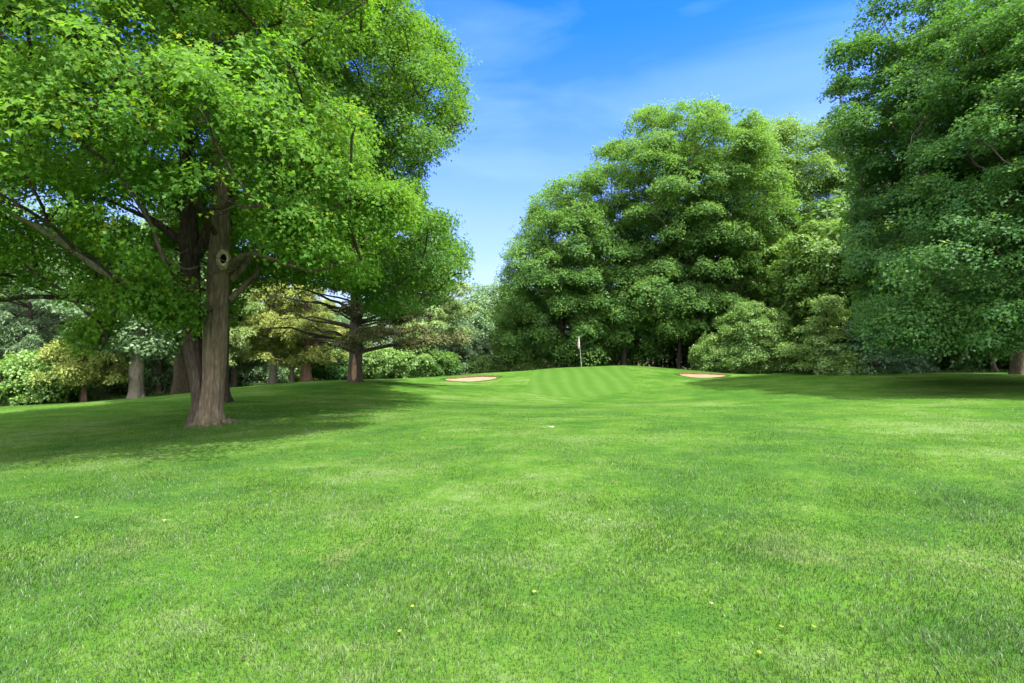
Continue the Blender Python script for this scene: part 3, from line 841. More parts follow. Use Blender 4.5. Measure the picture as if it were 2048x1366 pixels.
    def keepf(p):
        x, y = project(p)
        hid = np.zeros(len(p), bool)
        for q in segs:
            qx, qy = project(q[:, :3])
            d = np.hypot(x[:, None] - qx[None], y[:, None] - qy[None])
            k = d.argmin(1)
            lim = 12 + q[k, 3] / q[k, 1] * F + 0.26 / p[:, 1] * F * rng.uniform(.2, 1.0, len(p))
            hid |= (d[np.arange(len(p)), k] < lim) & (p[:, 1] < q[k, 1] + .15)
        hid |= (np.hypot(x - 460, y - 522) < 26 + .36 / p[:, 1] * F) & (p[:, 1] < 12)
        return ~hid
    tw = MB()
    grow_limbs(rng, tw, nodes, cl, kr=.011, twigs=5, crad=.8, poly=poly)
    tw.build('branches', M['bark_dark'], root, True, B)
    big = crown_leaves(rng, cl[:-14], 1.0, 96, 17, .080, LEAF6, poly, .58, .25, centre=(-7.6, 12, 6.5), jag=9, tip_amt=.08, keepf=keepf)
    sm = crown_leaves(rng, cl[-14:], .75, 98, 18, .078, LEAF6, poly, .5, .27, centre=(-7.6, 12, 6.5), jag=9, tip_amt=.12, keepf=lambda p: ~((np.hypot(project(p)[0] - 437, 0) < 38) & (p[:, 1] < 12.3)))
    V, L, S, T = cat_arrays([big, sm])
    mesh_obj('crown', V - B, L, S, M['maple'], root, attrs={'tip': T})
big_maple()

def G(x, y, dz=-0.06): return np.array([x, y, g1(x, y) + dz])
def trunk_rows(b, pts):
    """pts: (dx, dy, height, r)"""
    return [[b[0] + dx, b[1] + dy, b[2] + h, r] for dx, dy, h, r in pts]

# maple standing right behind it (darker crown reaching right)
b = G((432 - 1024) / F * 18.2, 18.2)
polyM2 = [(300, -1200), (800, -1200), (832, -10), (845, 30), (885, 65), (905, 95), (938, 100), (920, 150), (934, 200), (930, 245), (900, 270), (892, 300), (846, 310), (838, 380), (846, 430), (900, 428), (905, 455), (940, 490), (928, 520), (936, 545), (880, 600), (850, 610), (760, 625), (690, 560), (600, 560), (300, 540)]
broadleaf('maple_tree', 'dark green maple behind the twin-stemmed one, its crown reaching right against the sky', 'tree', b,
          trunk_rows(b, [(0, 0, 0, .40), (.05, 0, 1, .36), (.1, 0, 3, .32), (.3, 0, 5, .26), (.6, 0, 8, .2), (.9, .1, 12, .1), (1, .1, 14.5, .04)]),
          [((-6.5, 18.6, 10.2), (6.2, 5.0, 7.4)), ((-5.1, 18.4, 5.7), (5.2, 4.2, 3.3))], 1.6, 1.15, 105, 16, .098, M['maple_deep'], M['bark_dark'], 21, poly=polyM2, twigs=3, flare=.9, tip=.05, jag=8)
# ================================================================== right maples
b = G(22.3, 20.0)
polyR1 = [(1790, -1200), (2900, -1200), (2900, 720), (2040, 680), (1990, 705), (1900, 690), (1850, 700), (1790, 715), (1735, 690), (1700, 620), (1750, 560), (1790, 470), (1820, 330), (1800, 260), (1800, 170), (1780, 60)]
broadleaf('maple_tree', 'large maple at the right edge with low sweeping boughs over the shaded lawn', 'tree', b,
          trunk_rows(b, [(0, 0, 0, .42), (0, 0, 1.5, .38), (-.1, 0, 4, .33), (-.1, 0, 8, .24), (0, 0, 13, .12), (0, 0, 16, .04)]),
          [((22.0, 19.0, 8.6), (7.2, 4.8, 7.0)), ((20.6, 18.8, 4.2), (7.0, 4.0, 2.6)), ((18.6, 18.8, 2.7), (4.4, 2.6, 1.7))], 1.6, 1.15, 112, 16, .105, M['maple_cool'], M['bark_dark'], 31, extra=[P(*q) for q in [(1760, 690, 19.6), (1815, 672, 18.6), (1870, 690, 18.2), (1935, 678, 18.0), (2000, 690, 18.0), (2060, 695, 18.0), (1730, 650, 20.2), (1790, 640, 19.4), (1850, 640, 18.6), (1960, 650, 18.4)]], poly=polyR1, twigs=3, tip=.08, zmin=1.0, jag=8, n_try=14000)
b = G(27.2, 27.5)
polyR2 = [(1685, -900), (2500, -900), (2500, 690), (1720, 640), (1700, 560), (1690, 480), (1700, 400), (1690, 330), (1650, 270), (1640, 205), (1660, 180), (1650, 100), (1690, 30)]
broadleaf('maple_tree', 'tall dark maple, grey trunk at the right lawn edge, left side against the sky', 'tree', b,
          trunk_rows(b, [(0, 0, 0, .36), (-.2, -.2, 2, .33), (-1.3, -.7, 5, .30), (-3.0, -1.5, 9, .23), (-4.4, -2.0, 14, .12), (-5, -2.2, 18, .04)]),
          [((21.4, 24.0, 10.2), (7.0, 4.3, 8.8)), ((20.2, 23.8, 4.4), (6.0, 4.0, 3.0))], 1.8, 1.3, 120, 15, .125, M['maple_cool'], M['bark'], 32, poly=polyR2, twigs=2, tip=.06, jag=7, n_try=14000)
# ================================================================== centre group
b = G((1396 - 1024) / F * 42, 42)
polyC1 = [(1165, 345), (1185, 300), (1240, 265), (1245, 230), (1275, 215), (1325, 208), (1360, 204), (1420, 203), (1470, 212), (1512, 214), (1525, 245), (1560, 300), (1600, 420), (1585, 600), (1540, 655), (1440, 640), (1400, 600), (1380, 612), (1388, 680), (1300, 728), (1150, 732), (1125, 560), (1160, 420)]
broadleaf('maple_tree', 'tallest broad domed maple in the centre beyond the green, dark trunk above the round bush', 'tree', b,
          trunk_rows(b, [(0, 0, 0, .52), (-.1, 0, 2, .46), (-.2, 0, 5, .4), (-.6, 0, 9, .32), (-.9, 0, 15, .2), (-1, 0, 20, .06)]),
          [((14.2, 42, 12.0), (8.0, 6.2, 9.7)), ((11.5, 41, 4.6), (7.0, 4.6, 4.2))], 2.4, 1.75, 160, 15, .155, M['maple_mid'], M['bark_dark'], 41, shell=.1, flat=.72, poly=polyC1, tip=.10, jag=7, kr=.022, n_try=14000, sprad=.45)
b = G((1120 - 1024) / F * 41, 41)
polyC2 = [(1004, 540), (1018, 505), (1030, 470), (1058, 430), (1065, 400), (1100, 372), (1120, 360), (1150, 352), (1185, 335), (1210, 330), (1220, 600), (1210, 733), (1015, 738), (990, 640), (1012, 600)]
broadleaf('maple_tree', 'sloping-crowned maple at the left end of the centre group, standing behind the flag', 'tree', b,
          trunk_rows(b, [(0, 0, 0, .35), (0, 0, 2, .32), (.2, 0, 5, .26), (.6, 0, 10, .16), (.9, 0, 14, .05)]),
          [((4.2, 41, 7.2), (4.8, 4.6, 8.2)), ((2.6, 40.5, 4.5), (3.6, 4, 5))], 2.1, 1.6, 150, 15, .15, M['maple_mid'], M['bark_dark'], 42, shell=.1, flat=.72, poly=polyC2, tip=.06, jag=7, sprad=.42)
b = G((1590 - 1024) / F * 47, 47)
polyC3 = [(1480, 260), (1520, 240), (1560, 238), (1590, 236), (1620, 248), (1650, 238), (1700, 230), (1800, 240), (1800, 640), (1480, 660)]
broadleaf('tree', 'yellowish green tree between the tallest centre maple and the dark maples on the right', 'tree', b,
          trunk_rows(b, [(0, 0, 0, .42), (0, 0, 3, .36), (0, 0, 9, .26), (.2, 0, 16, .12), (.2, 0, 21, .04)]),
          [((27.5, 47, 12), (7.2, 5, 10.6))], 2.4, 1.8, 150, 15, .165, M['yellow_leaf'], M['bark_dark'], 43, shell=.1, flat=.72, poly=polyC3, jag=7, sprad=.45)
b = G((1665 - 1024) / F * 35.5, 35.5)
broadleaf('tree', 'light green loose-leaved tree in front of the dark maple, left of its lower boughs', 'tree', b,
          trunk_rows(b, [(0, 0, 0, .18), (0, 0, 2, .15), (-.3, 0, 4, .11), (-.5, 0, 8, .03)]),
          [((21.6, 35.4, 6.6), (2.9, 2.4, 3.4))], 1.3, 1.05, 36, 11, .21, M['yellow_leaf'], M['bark_dark'], 44, sprad=.40)
# low leafy tree, left foot of the group
b = G((1030 - 1024) / F * 43, 43)
broadleaf('tree', 'small bright yellow-green tree at the left foot of the centre group', 'tree', b,
          trunk_rows(b, [(0, 0, 0, .13), (0, 0, 1.5, .11), (0, 0, 3, .08), (.1, 0, 5, .03)]),
          [((.3, 42.8, 2.6), (1.7, 1.7, 3.6))], 1.0, .85, 36, 11, .18, M['yellow_leaf'], M['bark_dark'], 45)
# slim trunks under the centre group
for px, w, lab, sd in [(1247, .20, 'short dark trunked tree low under the centre maple, right of the flag', 46), (1357, .16, 'slim dark trunked tree just left of the centre maple trunk', 47)]:
    b = G((px - 1024) / F * 40, 40)
    broadleaf('tree', lab, 'tree', b, trunk_rows(b, [(0, 0, 0, w), (.05, 0, 1.5, w * .9), (.1, 0, 3, w * .6), (.1, 0, 5, .03)]),
              [((b[0], 40.4, b[2] + 4.2), (2.6, 2.0, 1.8))], 1.1, .95, 32, 11, .2, M['maple_mid'], M['bark_dark'], sd)
# round bush and its neighbours
b = G((1505 - 1024) / F * 36, 36)
broadleaf('bush', 'round fine-leaved light green bush as tall as a small tree, below the centre maple', 'bush', b, None,
          [((16.9, 36, 1.8), (2.1, 1.9, 2.3)), ((16.9, 36, .5), (2.4, 2.0, 1.1))], .62, .50, 44, 12, .105, M['shrub'], M['bark_dark'], 51, shape=LEAF4, sprad=.22, shell=.45, flat=.9, up=.45, jit=.7)
b = G((1432 - 1024) / F * 36.4, 36.4)
broadleaf('bush', 'low pale bush leaning against the left side of the round bush, behind the right bunker', 'bush', b, None,
          [((14.35, 36.4, .5), (1.35, 1.2, 1.4))], .55, .45, 36, 12, .10, M['shrub'], M['bark_dark'], 52, shape=LEAF4, sprad=.2, up=.4, jit=.7)
b = G((1595 - 1024) / F * 38, 38)
broadleaf('bush', 'dense mid green bush rising behind the round light bush on its right', 'bush', b, None,
          [((21.1, 38, 3.2), (1.9, 1.7, 3.2))], .8, .62, 40, 12, .12, M['maple_mid'], M['bark_dark'], 53, shape=LEAF4, sprad=.25, up=.45, jit=.65)

def tiered(label, bx, by, H, R, seed, mat, leaf=.12, nt=7, dx=0.0):
    """layered shrub: flat horizontal plates of leaves"""
    rng = np.random.default_rng(seed)
    b = G(bx, by); root = empty('layered_shrub', b, label, 'shrub')
    cl = []
    for i in range(nt):
        z = b[2] + H * (0.12 + .86 * i / (nt - 1)); Rr = R * (1.05 - .75 * (i / (nt - 1)) ** 1.4)
        for k in range(int(9 * Rr / R) + 3):
            a = rng.uniform(0, 6.28); r = Rr * math.sqrt(rng.uniform(.12, 1))
            cl.append((b[0] + dx * z + r * math.cos(a), b[1] + r * math.sin(a) * .8, z + rng.normal(0, .10)))
    cl = np.array(cl)
    mb = MB()
    trunk_tube(mb, [[b[0], b[1], b[2], .09], [b[0] + .1, b[1], b[2] + H * .5, .06], [b[0] + dx * H, b[1], b[2] + H, .02]], 20, 10, .4, seed=seed)
    grow_limbs(rng, mb, [b + np.array([0, 0, H * f]) for f in np.linspace(.1, .9, 12)], cl, kr=.008, rise=.1)
    mb.build('stems', M['bark_dark'], root, True, b)
    V, L, S, T = crown_leaves(rng, cl, .72, 30, 12, leaf, LEAF4, None, .22, .26, 1.2, .35, None, tip_amt=0)
    mesh_obj('foliage', V - b, L, S, mat, root, attrs={'tip': T})
tiered('pale green layered shrub with flat tiers between the round bush and the blue-green shrub', (1652 - 1024) / F * 32.0, 32.0, 4.8, 2.1, 61, M['pale'], nt=8)
tiered('blue-green layered shrub drooping in tiers at the foot of the dark right maples', (1745 - 1024) / F * 31, 31.0, 4.2, 2.0, 62, M['blueish'])
tiered('small pale shrub with upright leaf tips at the foot of the blue-green shrub', (1690 - 1024) / F * 30.5, 30.6, 1.35, .75, 63, M['shrub'], .1, 4)

# right understorey
for px, Y, lean, lab, sd, H in [(1848, 33, -1.3, 'slender dark tree leaning left in the deep shade under the right maples', 71, 6.0), (1990, 31, -1.2, 'crooked dark tree leaning left beside the grey maple trunk at the right edge', 72, 6.5)]:
    b = G((px - 1024) / F * Y, Y)
    broadleaf('tree', lab, 'tree', b, trunk_rows(b, [(0, 0, 0, .16), (lean * .25, 0, 1, .13), (lean * .7, 0, 2.2, .11), (lean, 0, 3.4, .08), (lean * 1.1, 0, H, .03)]),
              [((b[0] + lean, Y + .3, b[2] + 4.6), (3.0, 2.2, 2.0))], 1.2, 1.0, 30, 11, .2, M['maple_cool'], M['bark_dark'], sd)
# ================================================================== left group
def at(px, Y): return G((px - 1024) / F * Y, Y)
pine_prof = lambda R: (lambda t: R * (1 - t) ** 0.75 * (0.75 + .5 * math.sin(t * 23) ** 2) + .15)
b = at(712, 27)
conifer('cedar_tree', 'dark trunked cedar with bare lower branches on the shaded slope right of the twin-stemmed maple', 'tree', b, 13.5, .36,
        lambda t: 5.3 * (1 - t) ** .6, 126, M['cedar_dark'], M['bark_dark'], 81, kind='cedar', z0=.11, dead=26, dens=1.1, tuftlen=.20, droop=.22, wound=True, bare=.12,
        keepf=lambda p: ~((p[:, 0] < b[0] + .25) & (p[:, 2] < 4.4)))
cedar_prof = lambda R: (lambda t: R * (1 - t) ** .7 * (.75 + .35 * math.sin(t * 17)))
b = at(612, 33)
conifer('cedar_tree', 'yellow-green cedar with flared reddish trunk left of the dark cedar', 'tree', b, 6.4, .34, cedar_prof(3.3), 78, M['cedar'], M['bark_red'], 82, kind='cedar', z0=.13, dens=1.0, tuftlen=.19, droop=.12, dead=5)
b = at(584, 34.5)
conifer('cedar_tree', 'slim cream-barked cedar just left of the reddish cedar trunk', 'tree', b, 5.6, .15, cedar_prof(2.4), 54, M['cedar'], M['bark_pale'], 83, kind='cedar', z0=.2, tuftlen=.18, droop=.1)
b = at(546, 33)
conifer('cedar_tree', 'olive yellow cedar with straight grey trunk right of the twin-stemmed maple', 'tree', b, 7.0, .24, cedar_prof(3.3), 84, M['cedar'], M['bark_pale'], 84, kind='cedar', z0=.2, dens=1.0, tuftlen=.19, droop=.10)
for px, Y, H, R, lab, sd, mt in [
        (468, 36, 8.0, 2.4, 'light green pine with a slim tan trunk close right of the twin-stemmed maple', 91, 'pine_light'),
        (486, 37.5, 8.5, 2.4, 'pine with a thin dark trunk just right of the tan trunked pine', 92, 'pine_light'),
        (60, 29, 9, 4.0, 'bluish pine with heavy drooping plumes at the left edge behind the lawn', 93, 'pine'),
        (-70, 31, 13, 3.8, 'bluish pine cut by the left edge of the view', 94, 'pine'),
        (318, 33, 9, 3.4, 'pine with a narrow grey trunk between the forked trunk and the wide tan trunk', 95, 'pine'),
        (362, 29, 11, 3.4, 'pine with a wide tan trunk close left of the twin-stemmed maple', 96, 'pine_light'),
        (383, 29.6, 12, 2.4, 'pine with a narrow tan trunk tucked behind the wide tan one', 97, 'pine_light'),
        (862, 42, 13.5, 4.6, 'pine reaching long needle branches into the sky gap right of the dark cedar', 98, 'pine_light'),
        (928, 45, 5.2, 2.4, 'small bluish pine behind the left bunker', 99, 'pine'),
        (560, 52, 10, 4.0, 'tall pine behind the olive yellow cedar', 100, 'pine'),
        (655, 50, 8.0, 4.0, 'pine with pale green plumes behind the gap left of the dark cedar', 101, 'pine_light')]:
    b = at(px, Y)
    r0 = {362: .42, 383: .18, 468: .19, 318: .18}.get(px, .17)
    conifer('pine_tree', lab, 'tree', b, H, r0, pine_prof(R), 84, M[mt], M['bark'] if px in (362, 383, 468, 318) else M['bark_dark'], sd, kind='pine', z0=.06 if px in (60, -70, 928) else .22, tuftlen=.24, dens=.85)
# yellow cedar left and low yellow one
b = at(158, 33)
conifer('cedar_tree', 'tall yellow cedar between the bluish pine and the forked pale trunk', 'tree', b, 6.0, .2, cedar_prof(2.3), 66, M['cedar'], M['bark_red'], 85, kind='cedar', z0=.25, tuftlen=.19, droop=.1)
b = at(168, 24.3)
conifer('cedar_tree', 'low spreading yellow cedar with a short tan trunk at the left lawn edge', 'tree', b, 2.6, .13, lambda t: 2.2 * (1 - t) ** .45, 66, M['cedar'], M['bark_red'], 86, kind='cedar', z0=.30, tuftlen=.15, droop=.16, dens=1.3, whorl=7)
# forked pale trunk
b = at(272, 25)
broadleaf('tree', 'pale forked trunk tree with light green leaves left of the twin-stemmed maple', 'tree', b,
          trunk_rows(b, [(0, 0, 0, .31), (0, 0, .6, .28), (.02, 0, 1.6, .30), (.15, 0, 2.6, .22), (.3, 0, 4.5, .16), (.4, 0, 7.5, .05)]),
          [((b[0], 25, 4.2), (2.9, 2.4, 3.2)), ((b[0] - .3, 24.6, 2.2), (2.2, 1.8, 1.4))], 1.15, .9, 34, 11, .15, M['far'], M['bark_pale'], 111, limb_nodes=[b + np.array([-.2 - .25 * k, 0, 1.7 + .3 * k]) for k in range(6)], zmin=.6)
# shrubs on the left
for px, Y, rx, rz, leaf, mt, lab, sd in [
        (70, 23.5, 1.5, 1.1, .15, 'shrub', 'rounded bright green shrub at the left lawn edge in front of the bluish pine', 121),
        (-10, 24.5, 1.4, .9, .14, 'shrub', 'green shrub cut by the left edge of the view', 122),
        (120, 26.5, 1.3, .8, .14, 'maple_cool', 'dark low shrub left of the short tan trunk', 123),
        (672, 35.5, 1.5, .9, .14, 'maple_cool', 'dark shrub just left of the dark cedar trunk', 124),
        (765, 37, 1.5, 1.25, .15, 'shrub', 'broad-leaved light shrub just right of the dark cedar trunk', 125),
        (825, 37.5, 1.5, 1.2, .15, 'shrub', 'broad-leaved shrub in the middle of the row behind the left bunker', 126),
        (880, 38, 1.3, 1.0, .15, 'maple_mid', 'deep green shrub at the right end of the row behind the left bunker', 127),
        (970, 43, 1.4, 1.1, .15, 'shrub', 'pale speckled shrub below the far trees in the centre gap', 128),
        (1060, 41.5, 1.3, .9, .14, 'shrub', 'low light shrub left of the flag behind the green', 129),
        (1185, 41.5, 1.2, .9, .14, 'maple_mid', 'low green shrub right of the flag behind the green', 130),
        (340, 34, 1.6, .9, .15, 'far', 'pale low shrub between the tan trunks on the left', 131),
        (510, 38, 1.8, 1.0, .15, 'far', 'low green shrub behind the olive cedar trunk', 132),
        (235, 36, 1.8, 1.1, .15, 'far', 'soft green shrub seen left of the forked pale trunk', 138),
        (300, 38, 1.8, 1.2, .15, 'shrub', 'light shrub seen between the forked pale trunk and the narrow grey pine trunk', 139),
        (425, 40, 2.0, 1.3, .15, 'far', 'soft green shrub half hidden behind the dark stem of the twin-stemmed maple', 151),
        (485, 41.5, 2.0, 1.5, .15, 'shrub', 'light shrub behind the two slim pine trunks', 152),
        (570, 41.5, 2.2, 1.6, .15, 'shrub', 'soft green shrub between the olive cedar and the cream-barked cedar', 153),
        (635, 41, 2.0, 1.5, .15, 'shrub', 'light shrub just right of the reddish cedar trunk', 154),
        (1610, 36.6, 1.3, 1.0, .12, 'maple_cool', 'dark low shrub between the round bush and the pale layered shrub', 133),
        (1800, 33.5, 1.5, .9, .14, 'blueish', 'dark low shrub in the shade right of the blue-green shrub', 134),
        (1880, 36, 2.2, 1.6, .16, 'maple_cool', 'tall dark shrub in the gloom between the two leaning dark trees', 135),
        (1955, 37, 2.2, 1.8, .16, 'maple_cool', 'tall dark shrub in the gloom left of the crooked dark tree', 136),
        (2050, 36, 2.2, 1.7, .16, 'maple_cool', 'tall dark shrub behind the grey trunk at the right edge', 137)]:
    b = at(px, Y)
    broadleaf('shrub', lab, 'shrub', b, None, [((b[0], b[1], b[2] + rz), (rx, rx * .8, rz))], .6, .5, 34, 11, leaf, M[mt], M['bark_dark'], sd, shape=LEAF4, sprad=.24, up=.5, jit=.6, shell=.3)
# far trees in the centre gap
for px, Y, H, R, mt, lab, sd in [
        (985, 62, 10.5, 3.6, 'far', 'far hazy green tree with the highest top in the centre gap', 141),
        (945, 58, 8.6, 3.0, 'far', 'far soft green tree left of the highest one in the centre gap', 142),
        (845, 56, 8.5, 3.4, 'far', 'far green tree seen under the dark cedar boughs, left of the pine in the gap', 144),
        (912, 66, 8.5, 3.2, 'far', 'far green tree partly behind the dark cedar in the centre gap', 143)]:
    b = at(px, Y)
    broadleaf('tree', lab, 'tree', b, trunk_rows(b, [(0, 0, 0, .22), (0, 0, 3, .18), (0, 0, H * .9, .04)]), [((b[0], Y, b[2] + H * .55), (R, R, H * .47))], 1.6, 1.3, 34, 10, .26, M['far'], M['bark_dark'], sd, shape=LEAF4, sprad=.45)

# ---- the wood behind everything: copies of two trees, sharing their meshes
def wood():
    rng = np.random.default_rng(77)
    protos = []
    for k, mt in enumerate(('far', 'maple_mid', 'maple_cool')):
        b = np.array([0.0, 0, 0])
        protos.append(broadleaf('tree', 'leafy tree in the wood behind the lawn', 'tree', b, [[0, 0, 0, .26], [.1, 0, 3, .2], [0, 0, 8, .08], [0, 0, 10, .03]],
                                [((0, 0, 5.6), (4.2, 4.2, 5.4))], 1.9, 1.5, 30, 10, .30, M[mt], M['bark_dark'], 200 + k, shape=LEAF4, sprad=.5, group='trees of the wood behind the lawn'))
    n = 0
    spots = []
    for x in np.arange(-62, -12, 5.2): spots.append((x, 47 + rng.uniform(-3, 5)))
    for x in np.arange(-70, -24, 6): spots.append((x, 38 + (x + 24) * .25 + rng.uniform(-2, 2)))
    for x in np.arange(6, 72, 5.4): spots.append((x, 54 + rng.uniform(-3, 4)))
    for x in np.arange(28, 64, 5.0): spots.append((x, 42 + rng.uniform(-2, 3)))
    for x in np.arange(30, 56, 5.5): spots.append((x, 34.5 + rng.uniform(-1, 1)))
    for x in np.arange(-10, 8, 6.0): spots.append((x, 78 + rng.uniform(-3, 3)))
    for x, y in spots:
        p = protos[n % 3]
        if n < 3: r = p
        else:
            r = p.copy(); COL.objects.link(r)
            for ch in p.children:
                c = ch.copy(); COL.objects.link(c); c.parent = r
        s = rng.uniform(.85, 1.25)
        if x > 8: s *= 1.25
        if -12 < x < 8: s = .72
        if -28 < x <= -12 and y < 60: s = .66
        r.location = (x, y, g1(x, y) - .05); r.rotation_euler = (0, 0, rng.uniform(0, 6.28)); r.scale = (s, s, s * rng.uniform(.9, 1.15))
        n += 1
wood()

# ================================================================== flag
def flag():
    b = P(1163, 734, 35.6); b[2] = g1(b[0], b[1])
    top = P(1158, 672, 35.6)
    root = empty('golf_flag', b, 'white golf pole with a limp pale pink flag, leaning on the putting green', 'golf flag')
    mb = MB(); tube(mb, [b - np.array([0, 0, .05]), b * .5 + top * .5, top], [.017, .016, .014], 12)
    mb.build('pole', M['pole'], root, True, b)
    fb = MB(); ax = (top - b); n = 16; m = 9
    V = []
    for i in range(n):
        f = i / (n - 1)
        q = top - ax * (0.01 + 0.36 * f)
        wl = .05 + .20 * math.sin(min(1, f * 1.35) * math.pi * .62) if f < .85 else .23 - (f - .85) * .8
        for j in range(m):
            g = j / (m - 1)
            V.append(q + np.array([.04 * min(1, 2 * f) - g * wl * .55 - .03 * f, -.035 + .045 * math.sin(g * 8 + f * 2.5) * min(1, f * 3), -.05 * g - .05 * g * g]))
    fb.quads(np.array(V), np.array([[i * m + j, i * m + j + 1, (i + 1) * m + j + 1, (i + 1) * m + j] for i in range(n - 1) for j in range(m - 1)]))
    fo = fb.build('flag', M['flag'], root, True, b)
    so = fo.modifiers.new('thickness', 'SOLIDIFY'); so.thickness = .006
flag()

# ================================================================== fallen leaves and bits on the lawn
def lawn_leaf(px, py, size, col, label, yaw, curl=.25, tilt=.3, seed=0, lift=.03):
    size *= .50; tilt = tilt * .3; curl *= .6; col = tuple(c * .4 for c in col)
    # intersect the view ray with the lawn
    d = np.array([(px - 1024) / F, 1.0, -(py - 683) / F]); t = 2.0
    for _ in range(400):
        p = np.array([0, 0, CAMZ]) + d * t
        if p[2] - g1(p[0], p[1]) < lift: break
        t += .01 if t < 12 else .03
    rng = np.random.default_rng(seed)
    nm = 'fallen_leaf'
    out = [(0, 0), (.16, .05), (.5, .0), (.34, .25), (.62, .45), (.3, .5), (.34, .75), (.12, .68), (0, 1.0), (-.12, .68), (-.34, .75), (-.3, .5), (-.62, .45), (-.34, .25), (-.5, 0), (-.16, .05)]
    V = []
    for x, y in out:
        V.append((x * size, (y - .45) * size, curl * size * (x * x * 1.6 + (y - .5) ** 2) + rng.normal(0, .02) * size))
    V.append((0, 0.0, 0.0))
    ca, sa = math.cos(yaw), math.sin(yaw); ct, stt = math.cos(tilt), math.sin(tilt)
    W = []
    for x, y, z in V:
        y, z = y * ct - z * stt, y * stt + z * ct
        W.append((x * ca - y * sa, x * sa + y * ca, z))
    n = len(out); faces = [[i, (i + 1) % n, n] for i in range(n)]
    mb = MB(); mb.add(W, faces)
    st = MB
    tube(mb, [W[0], (W[0][0] + (W[0][0] - W[n][0]) * .7, W[0][1] + (W[0][1] - W[n][1]) * .7, W[0][2] + .2 * size)], [.03 * size, .02 * size], 5)
    key = 'leaf_%d' % seed
    m = plain('fallen_leaf_' + key, col, .6, .3, .25, 40)
    o = mb.build(nm, m)
    o.location = p + np.array([0, 0, .0])
    tag(o, label, 'leaf')
for i, a in enumerate([
        (1102, 854, .13, (.62, .62, .50), 'pale whitish leaf lying on the lawn in front of the striped green', .9, .5, .5),
        (1422, 1206, .055, (.26, .28, .22), 'curled grey-green leaf in the right foreground grass', .4, .7, .7),
        (487, 1315, .050, (.06, .035, .022), 'curled dark brown leaf near the bottom left of the lawn', 2.2, .9, .8),
        (1068, 1182, .050, (.30, .42, .03), 'yellow-green leaf standing alone in the centre foreground', .2, .3, .9),
        (1518, 1304, .050, (.36, .46, .03), 'bright yellow-green leaf closest to the bottom edge on the right', 1.2, .3, .9),
        (1563, 1253, .050, (.34, .42, .05), 'left of two yellow leaves side by side in the right foreground', 2.5, .4, .6),
        (1628, 1253, .050, (.34, .44, .04), 'right of two yellow leaves side by side in the right foreground', 2.2, .4, .7),
        (824, 1212, .050, (.36, .46, .04), 'yellow-green leaf in the left-centre foreground, upper of two', 1.7, .3, .5),
        (799, 1261, .045, (.32, .42, .05), 'yellow-green leaf in the left-centre foreground, lower of two', .5, .3, .6),
        (328, 1040, .075, (.40, .50, .10), 'pale yellow leaf in the grass on the left', 1.5, .3, .5),
        (1226, 962, .085, (.20, .12, .07), 'small brown leaf on the lawn right of the centre', .7, .6, .6),
        (153, 1034, .065, (.40, .48, .25), 'pale green leaf in the grass near the left edge', 1.1, .3, .5),
        (1219, 1039, .06, (.36, .48, .04), 'yellow leaf in the middle of the lawn below the small brown leaf', 2.0, .3, .6)]):
    lawn_leaf(*a, seed=300 + i)

# ================================================================== light, sky, camera
FILL_CLOUD = 6.8
SUN_EL = rad(67); to_sun = np.array([0.74, -0.67])
w = bpy.data.worlds.new('World'); SC.world = w; w.use_nodes = True
nt = w.node_tree; nt.nodes.clear()
sky = nt.nodes.new('ShaderNodeTexSky'); sky.sky_type = 'NISHITA'; sky.sun_disc = False
sky.sun_elevation = SUN_EL; sky.sun_rotation = math.atan2(to_sun[0], to_sun[1])
sky.altitude = 0; sky.air_density = 1.0; sky.dust_density = 0.3; sky.ozone_density = 3.0
hs = nt.nodes.new('ShaderNodeHueSaturation'); hs.inputs['Saturation'].default_value = 1.35; hs.inputs['Hue'].default_value = 0.506
nt.links.new(sky.outputs[0], hs.inputs['Color'])
tc = nt.nodes.new('ShaderNodeTexCoord')
mp = nt.nodes.new('ShaderNodeMapping'); mp.inputs['Scale'].default_value = (1.4, 1.4, 5.5); mp.inputs['Rotation'].default_value = (rad(8), rad(-24), 0)
nt.links.new(tc.outputs['Generated'], mp.inputs['Vector'])
nz = nt.nodes.new('ShaderNodeTexNoise'); nz.inputs['Scale'].default_value = 1.5; nz.inputs['Detail'].default_value = 5; nz.inputs['Roughness'].default_value = .5; nz.inputs['Distortion'].default_value = .5
nt.links.new(mp.outputs[0], nz.inputs['Vector'])
rp = nt.nodes.new('ShaderNodeValToRGB'); rp.color_ramp.elements[0].position = .48; rp.color_ramp.elements[0].color = (0, 0, 0, 1); rp.color_ramp.elements[1].position = .80; rp.color_ramp.elements[1].color = (.15, .15, .15, 1)
nt.links.new(nz.outputs[0], rp.inputs[0])
mx = nt.nodes.new('ShaderNodeMix'); mx.data_type = 'RGBA'; mx.inputs[7].default_value = (2.6, 3.3, 4.6, 1)
tint = nt.nodes.new('ShaderNodeMix'); tint.data_type = 'RGBA'; tint.blend_type = 'MULTIPLY'; tint.inputs[0].default_value = 1.0; tint.inputs[7].default_value = (.25, .42, .74, 1)
nt.links.new(hs.outputs[0], tint.inputs[6])
nt.links.new(rp.outputs[0], mx.inputs[0]); nt.links.new(tint.outputs[2], mx.inputs[6])
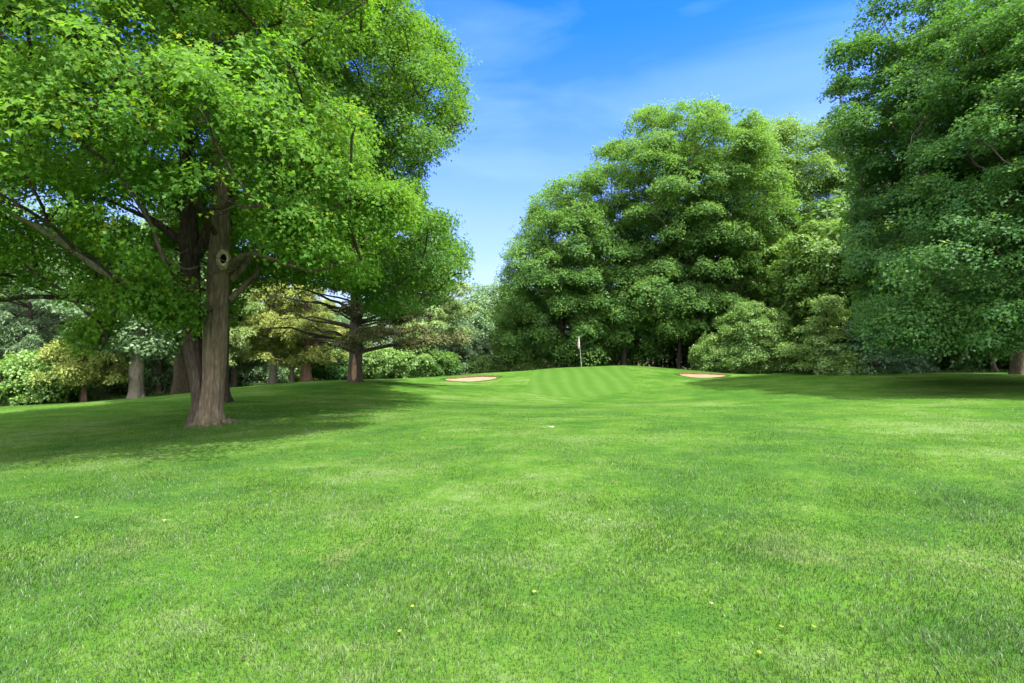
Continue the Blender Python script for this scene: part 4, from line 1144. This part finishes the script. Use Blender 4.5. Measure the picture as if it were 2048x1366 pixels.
# broad bright cloud added out of view, overhead and behind, to fill the shade
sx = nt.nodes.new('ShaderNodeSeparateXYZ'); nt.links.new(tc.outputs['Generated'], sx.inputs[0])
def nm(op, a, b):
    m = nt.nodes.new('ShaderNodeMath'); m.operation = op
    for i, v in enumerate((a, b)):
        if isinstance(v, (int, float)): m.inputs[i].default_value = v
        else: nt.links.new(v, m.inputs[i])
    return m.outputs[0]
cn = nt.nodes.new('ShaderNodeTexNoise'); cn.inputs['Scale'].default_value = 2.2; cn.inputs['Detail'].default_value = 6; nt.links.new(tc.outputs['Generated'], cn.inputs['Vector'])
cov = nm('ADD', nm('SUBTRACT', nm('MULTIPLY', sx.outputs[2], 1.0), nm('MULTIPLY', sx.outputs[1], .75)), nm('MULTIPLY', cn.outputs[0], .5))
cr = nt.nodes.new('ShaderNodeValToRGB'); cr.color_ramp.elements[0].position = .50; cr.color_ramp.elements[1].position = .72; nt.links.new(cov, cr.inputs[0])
mc = nt.nodes.new('ShaderNodeMix'); mc.data_type = 'RGBA'; mc.inputs[7].default_value = (FILL_CLOUD, FILL_CLOUD, FILL_CLOUD * 1.03, 1)
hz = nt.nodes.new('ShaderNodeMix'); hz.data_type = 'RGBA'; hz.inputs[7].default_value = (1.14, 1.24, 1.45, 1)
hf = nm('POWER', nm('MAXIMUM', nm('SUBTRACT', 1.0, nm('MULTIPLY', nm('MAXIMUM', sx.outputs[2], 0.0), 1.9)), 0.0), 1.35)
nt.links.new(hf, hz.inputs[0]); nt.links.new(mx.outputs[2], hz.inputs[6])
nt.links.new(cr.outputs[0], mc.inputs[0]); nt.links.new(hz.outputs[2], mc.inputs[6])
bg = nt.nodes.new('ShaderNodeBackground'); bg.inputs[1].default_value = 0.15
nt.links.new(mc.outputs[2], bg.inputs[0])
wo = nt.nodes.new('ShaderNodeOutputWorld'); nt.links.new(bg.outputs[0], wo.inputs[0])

sl = bpy.data.lights.new('sun', 'SUN'); sl.energy = 3.2; sl.angle = rad(0.5); sl.color = (1.0, .96, .88)
so = bpy.data.objects.new('sun', sl); COL.objects.link(so)
hv = to_sun / np.linalg.norm(to_sun) * math.cos(SUN_EL)
import mathutils
so.rotation_euler = mathutils.Vector((hv[0], hv[1], math.sin(SUN_EL))).to_track_quat('Z', 'Y').to_euler()
so.location = (10, -10, 30)

cd = bpy.data.cameras.new('camera'); cd.lens = 18.0; cd.sensor_width = 36.0; cd.clip_end = 2000; cd.clip_start = 0.05
co = bpy.data.objects.new('camera', cd); COL.objects.link(co); co.location = (0, 0, CAMZ); co.rotation_euler = (math.pi / 2, 0, 0)
SC.camera = co
SC.view_settings.view_transform = 'Standard'; SC.view_settings.look = 'None'; SC.view_settings.exposure = 2.25; SC.view_settings.gamma = 1.0
cy = SC.cycles
cy.max_bounces = 9; cy.diffuse_bounces = 6; cy.glossy_bounces = 2; cy.transmission_bounces = 6; cy.transparent_max_bounces = 4
cy.use_denoising = True; cy.denoiser = 'OPENIMAGEDENOISE'; cy.denoising_input_passes = 'RGB_ALBEDO_NORMAL'; cy.denoising_prefilter = 'ACCURATE'
cy.use_adaptive_sampling = False
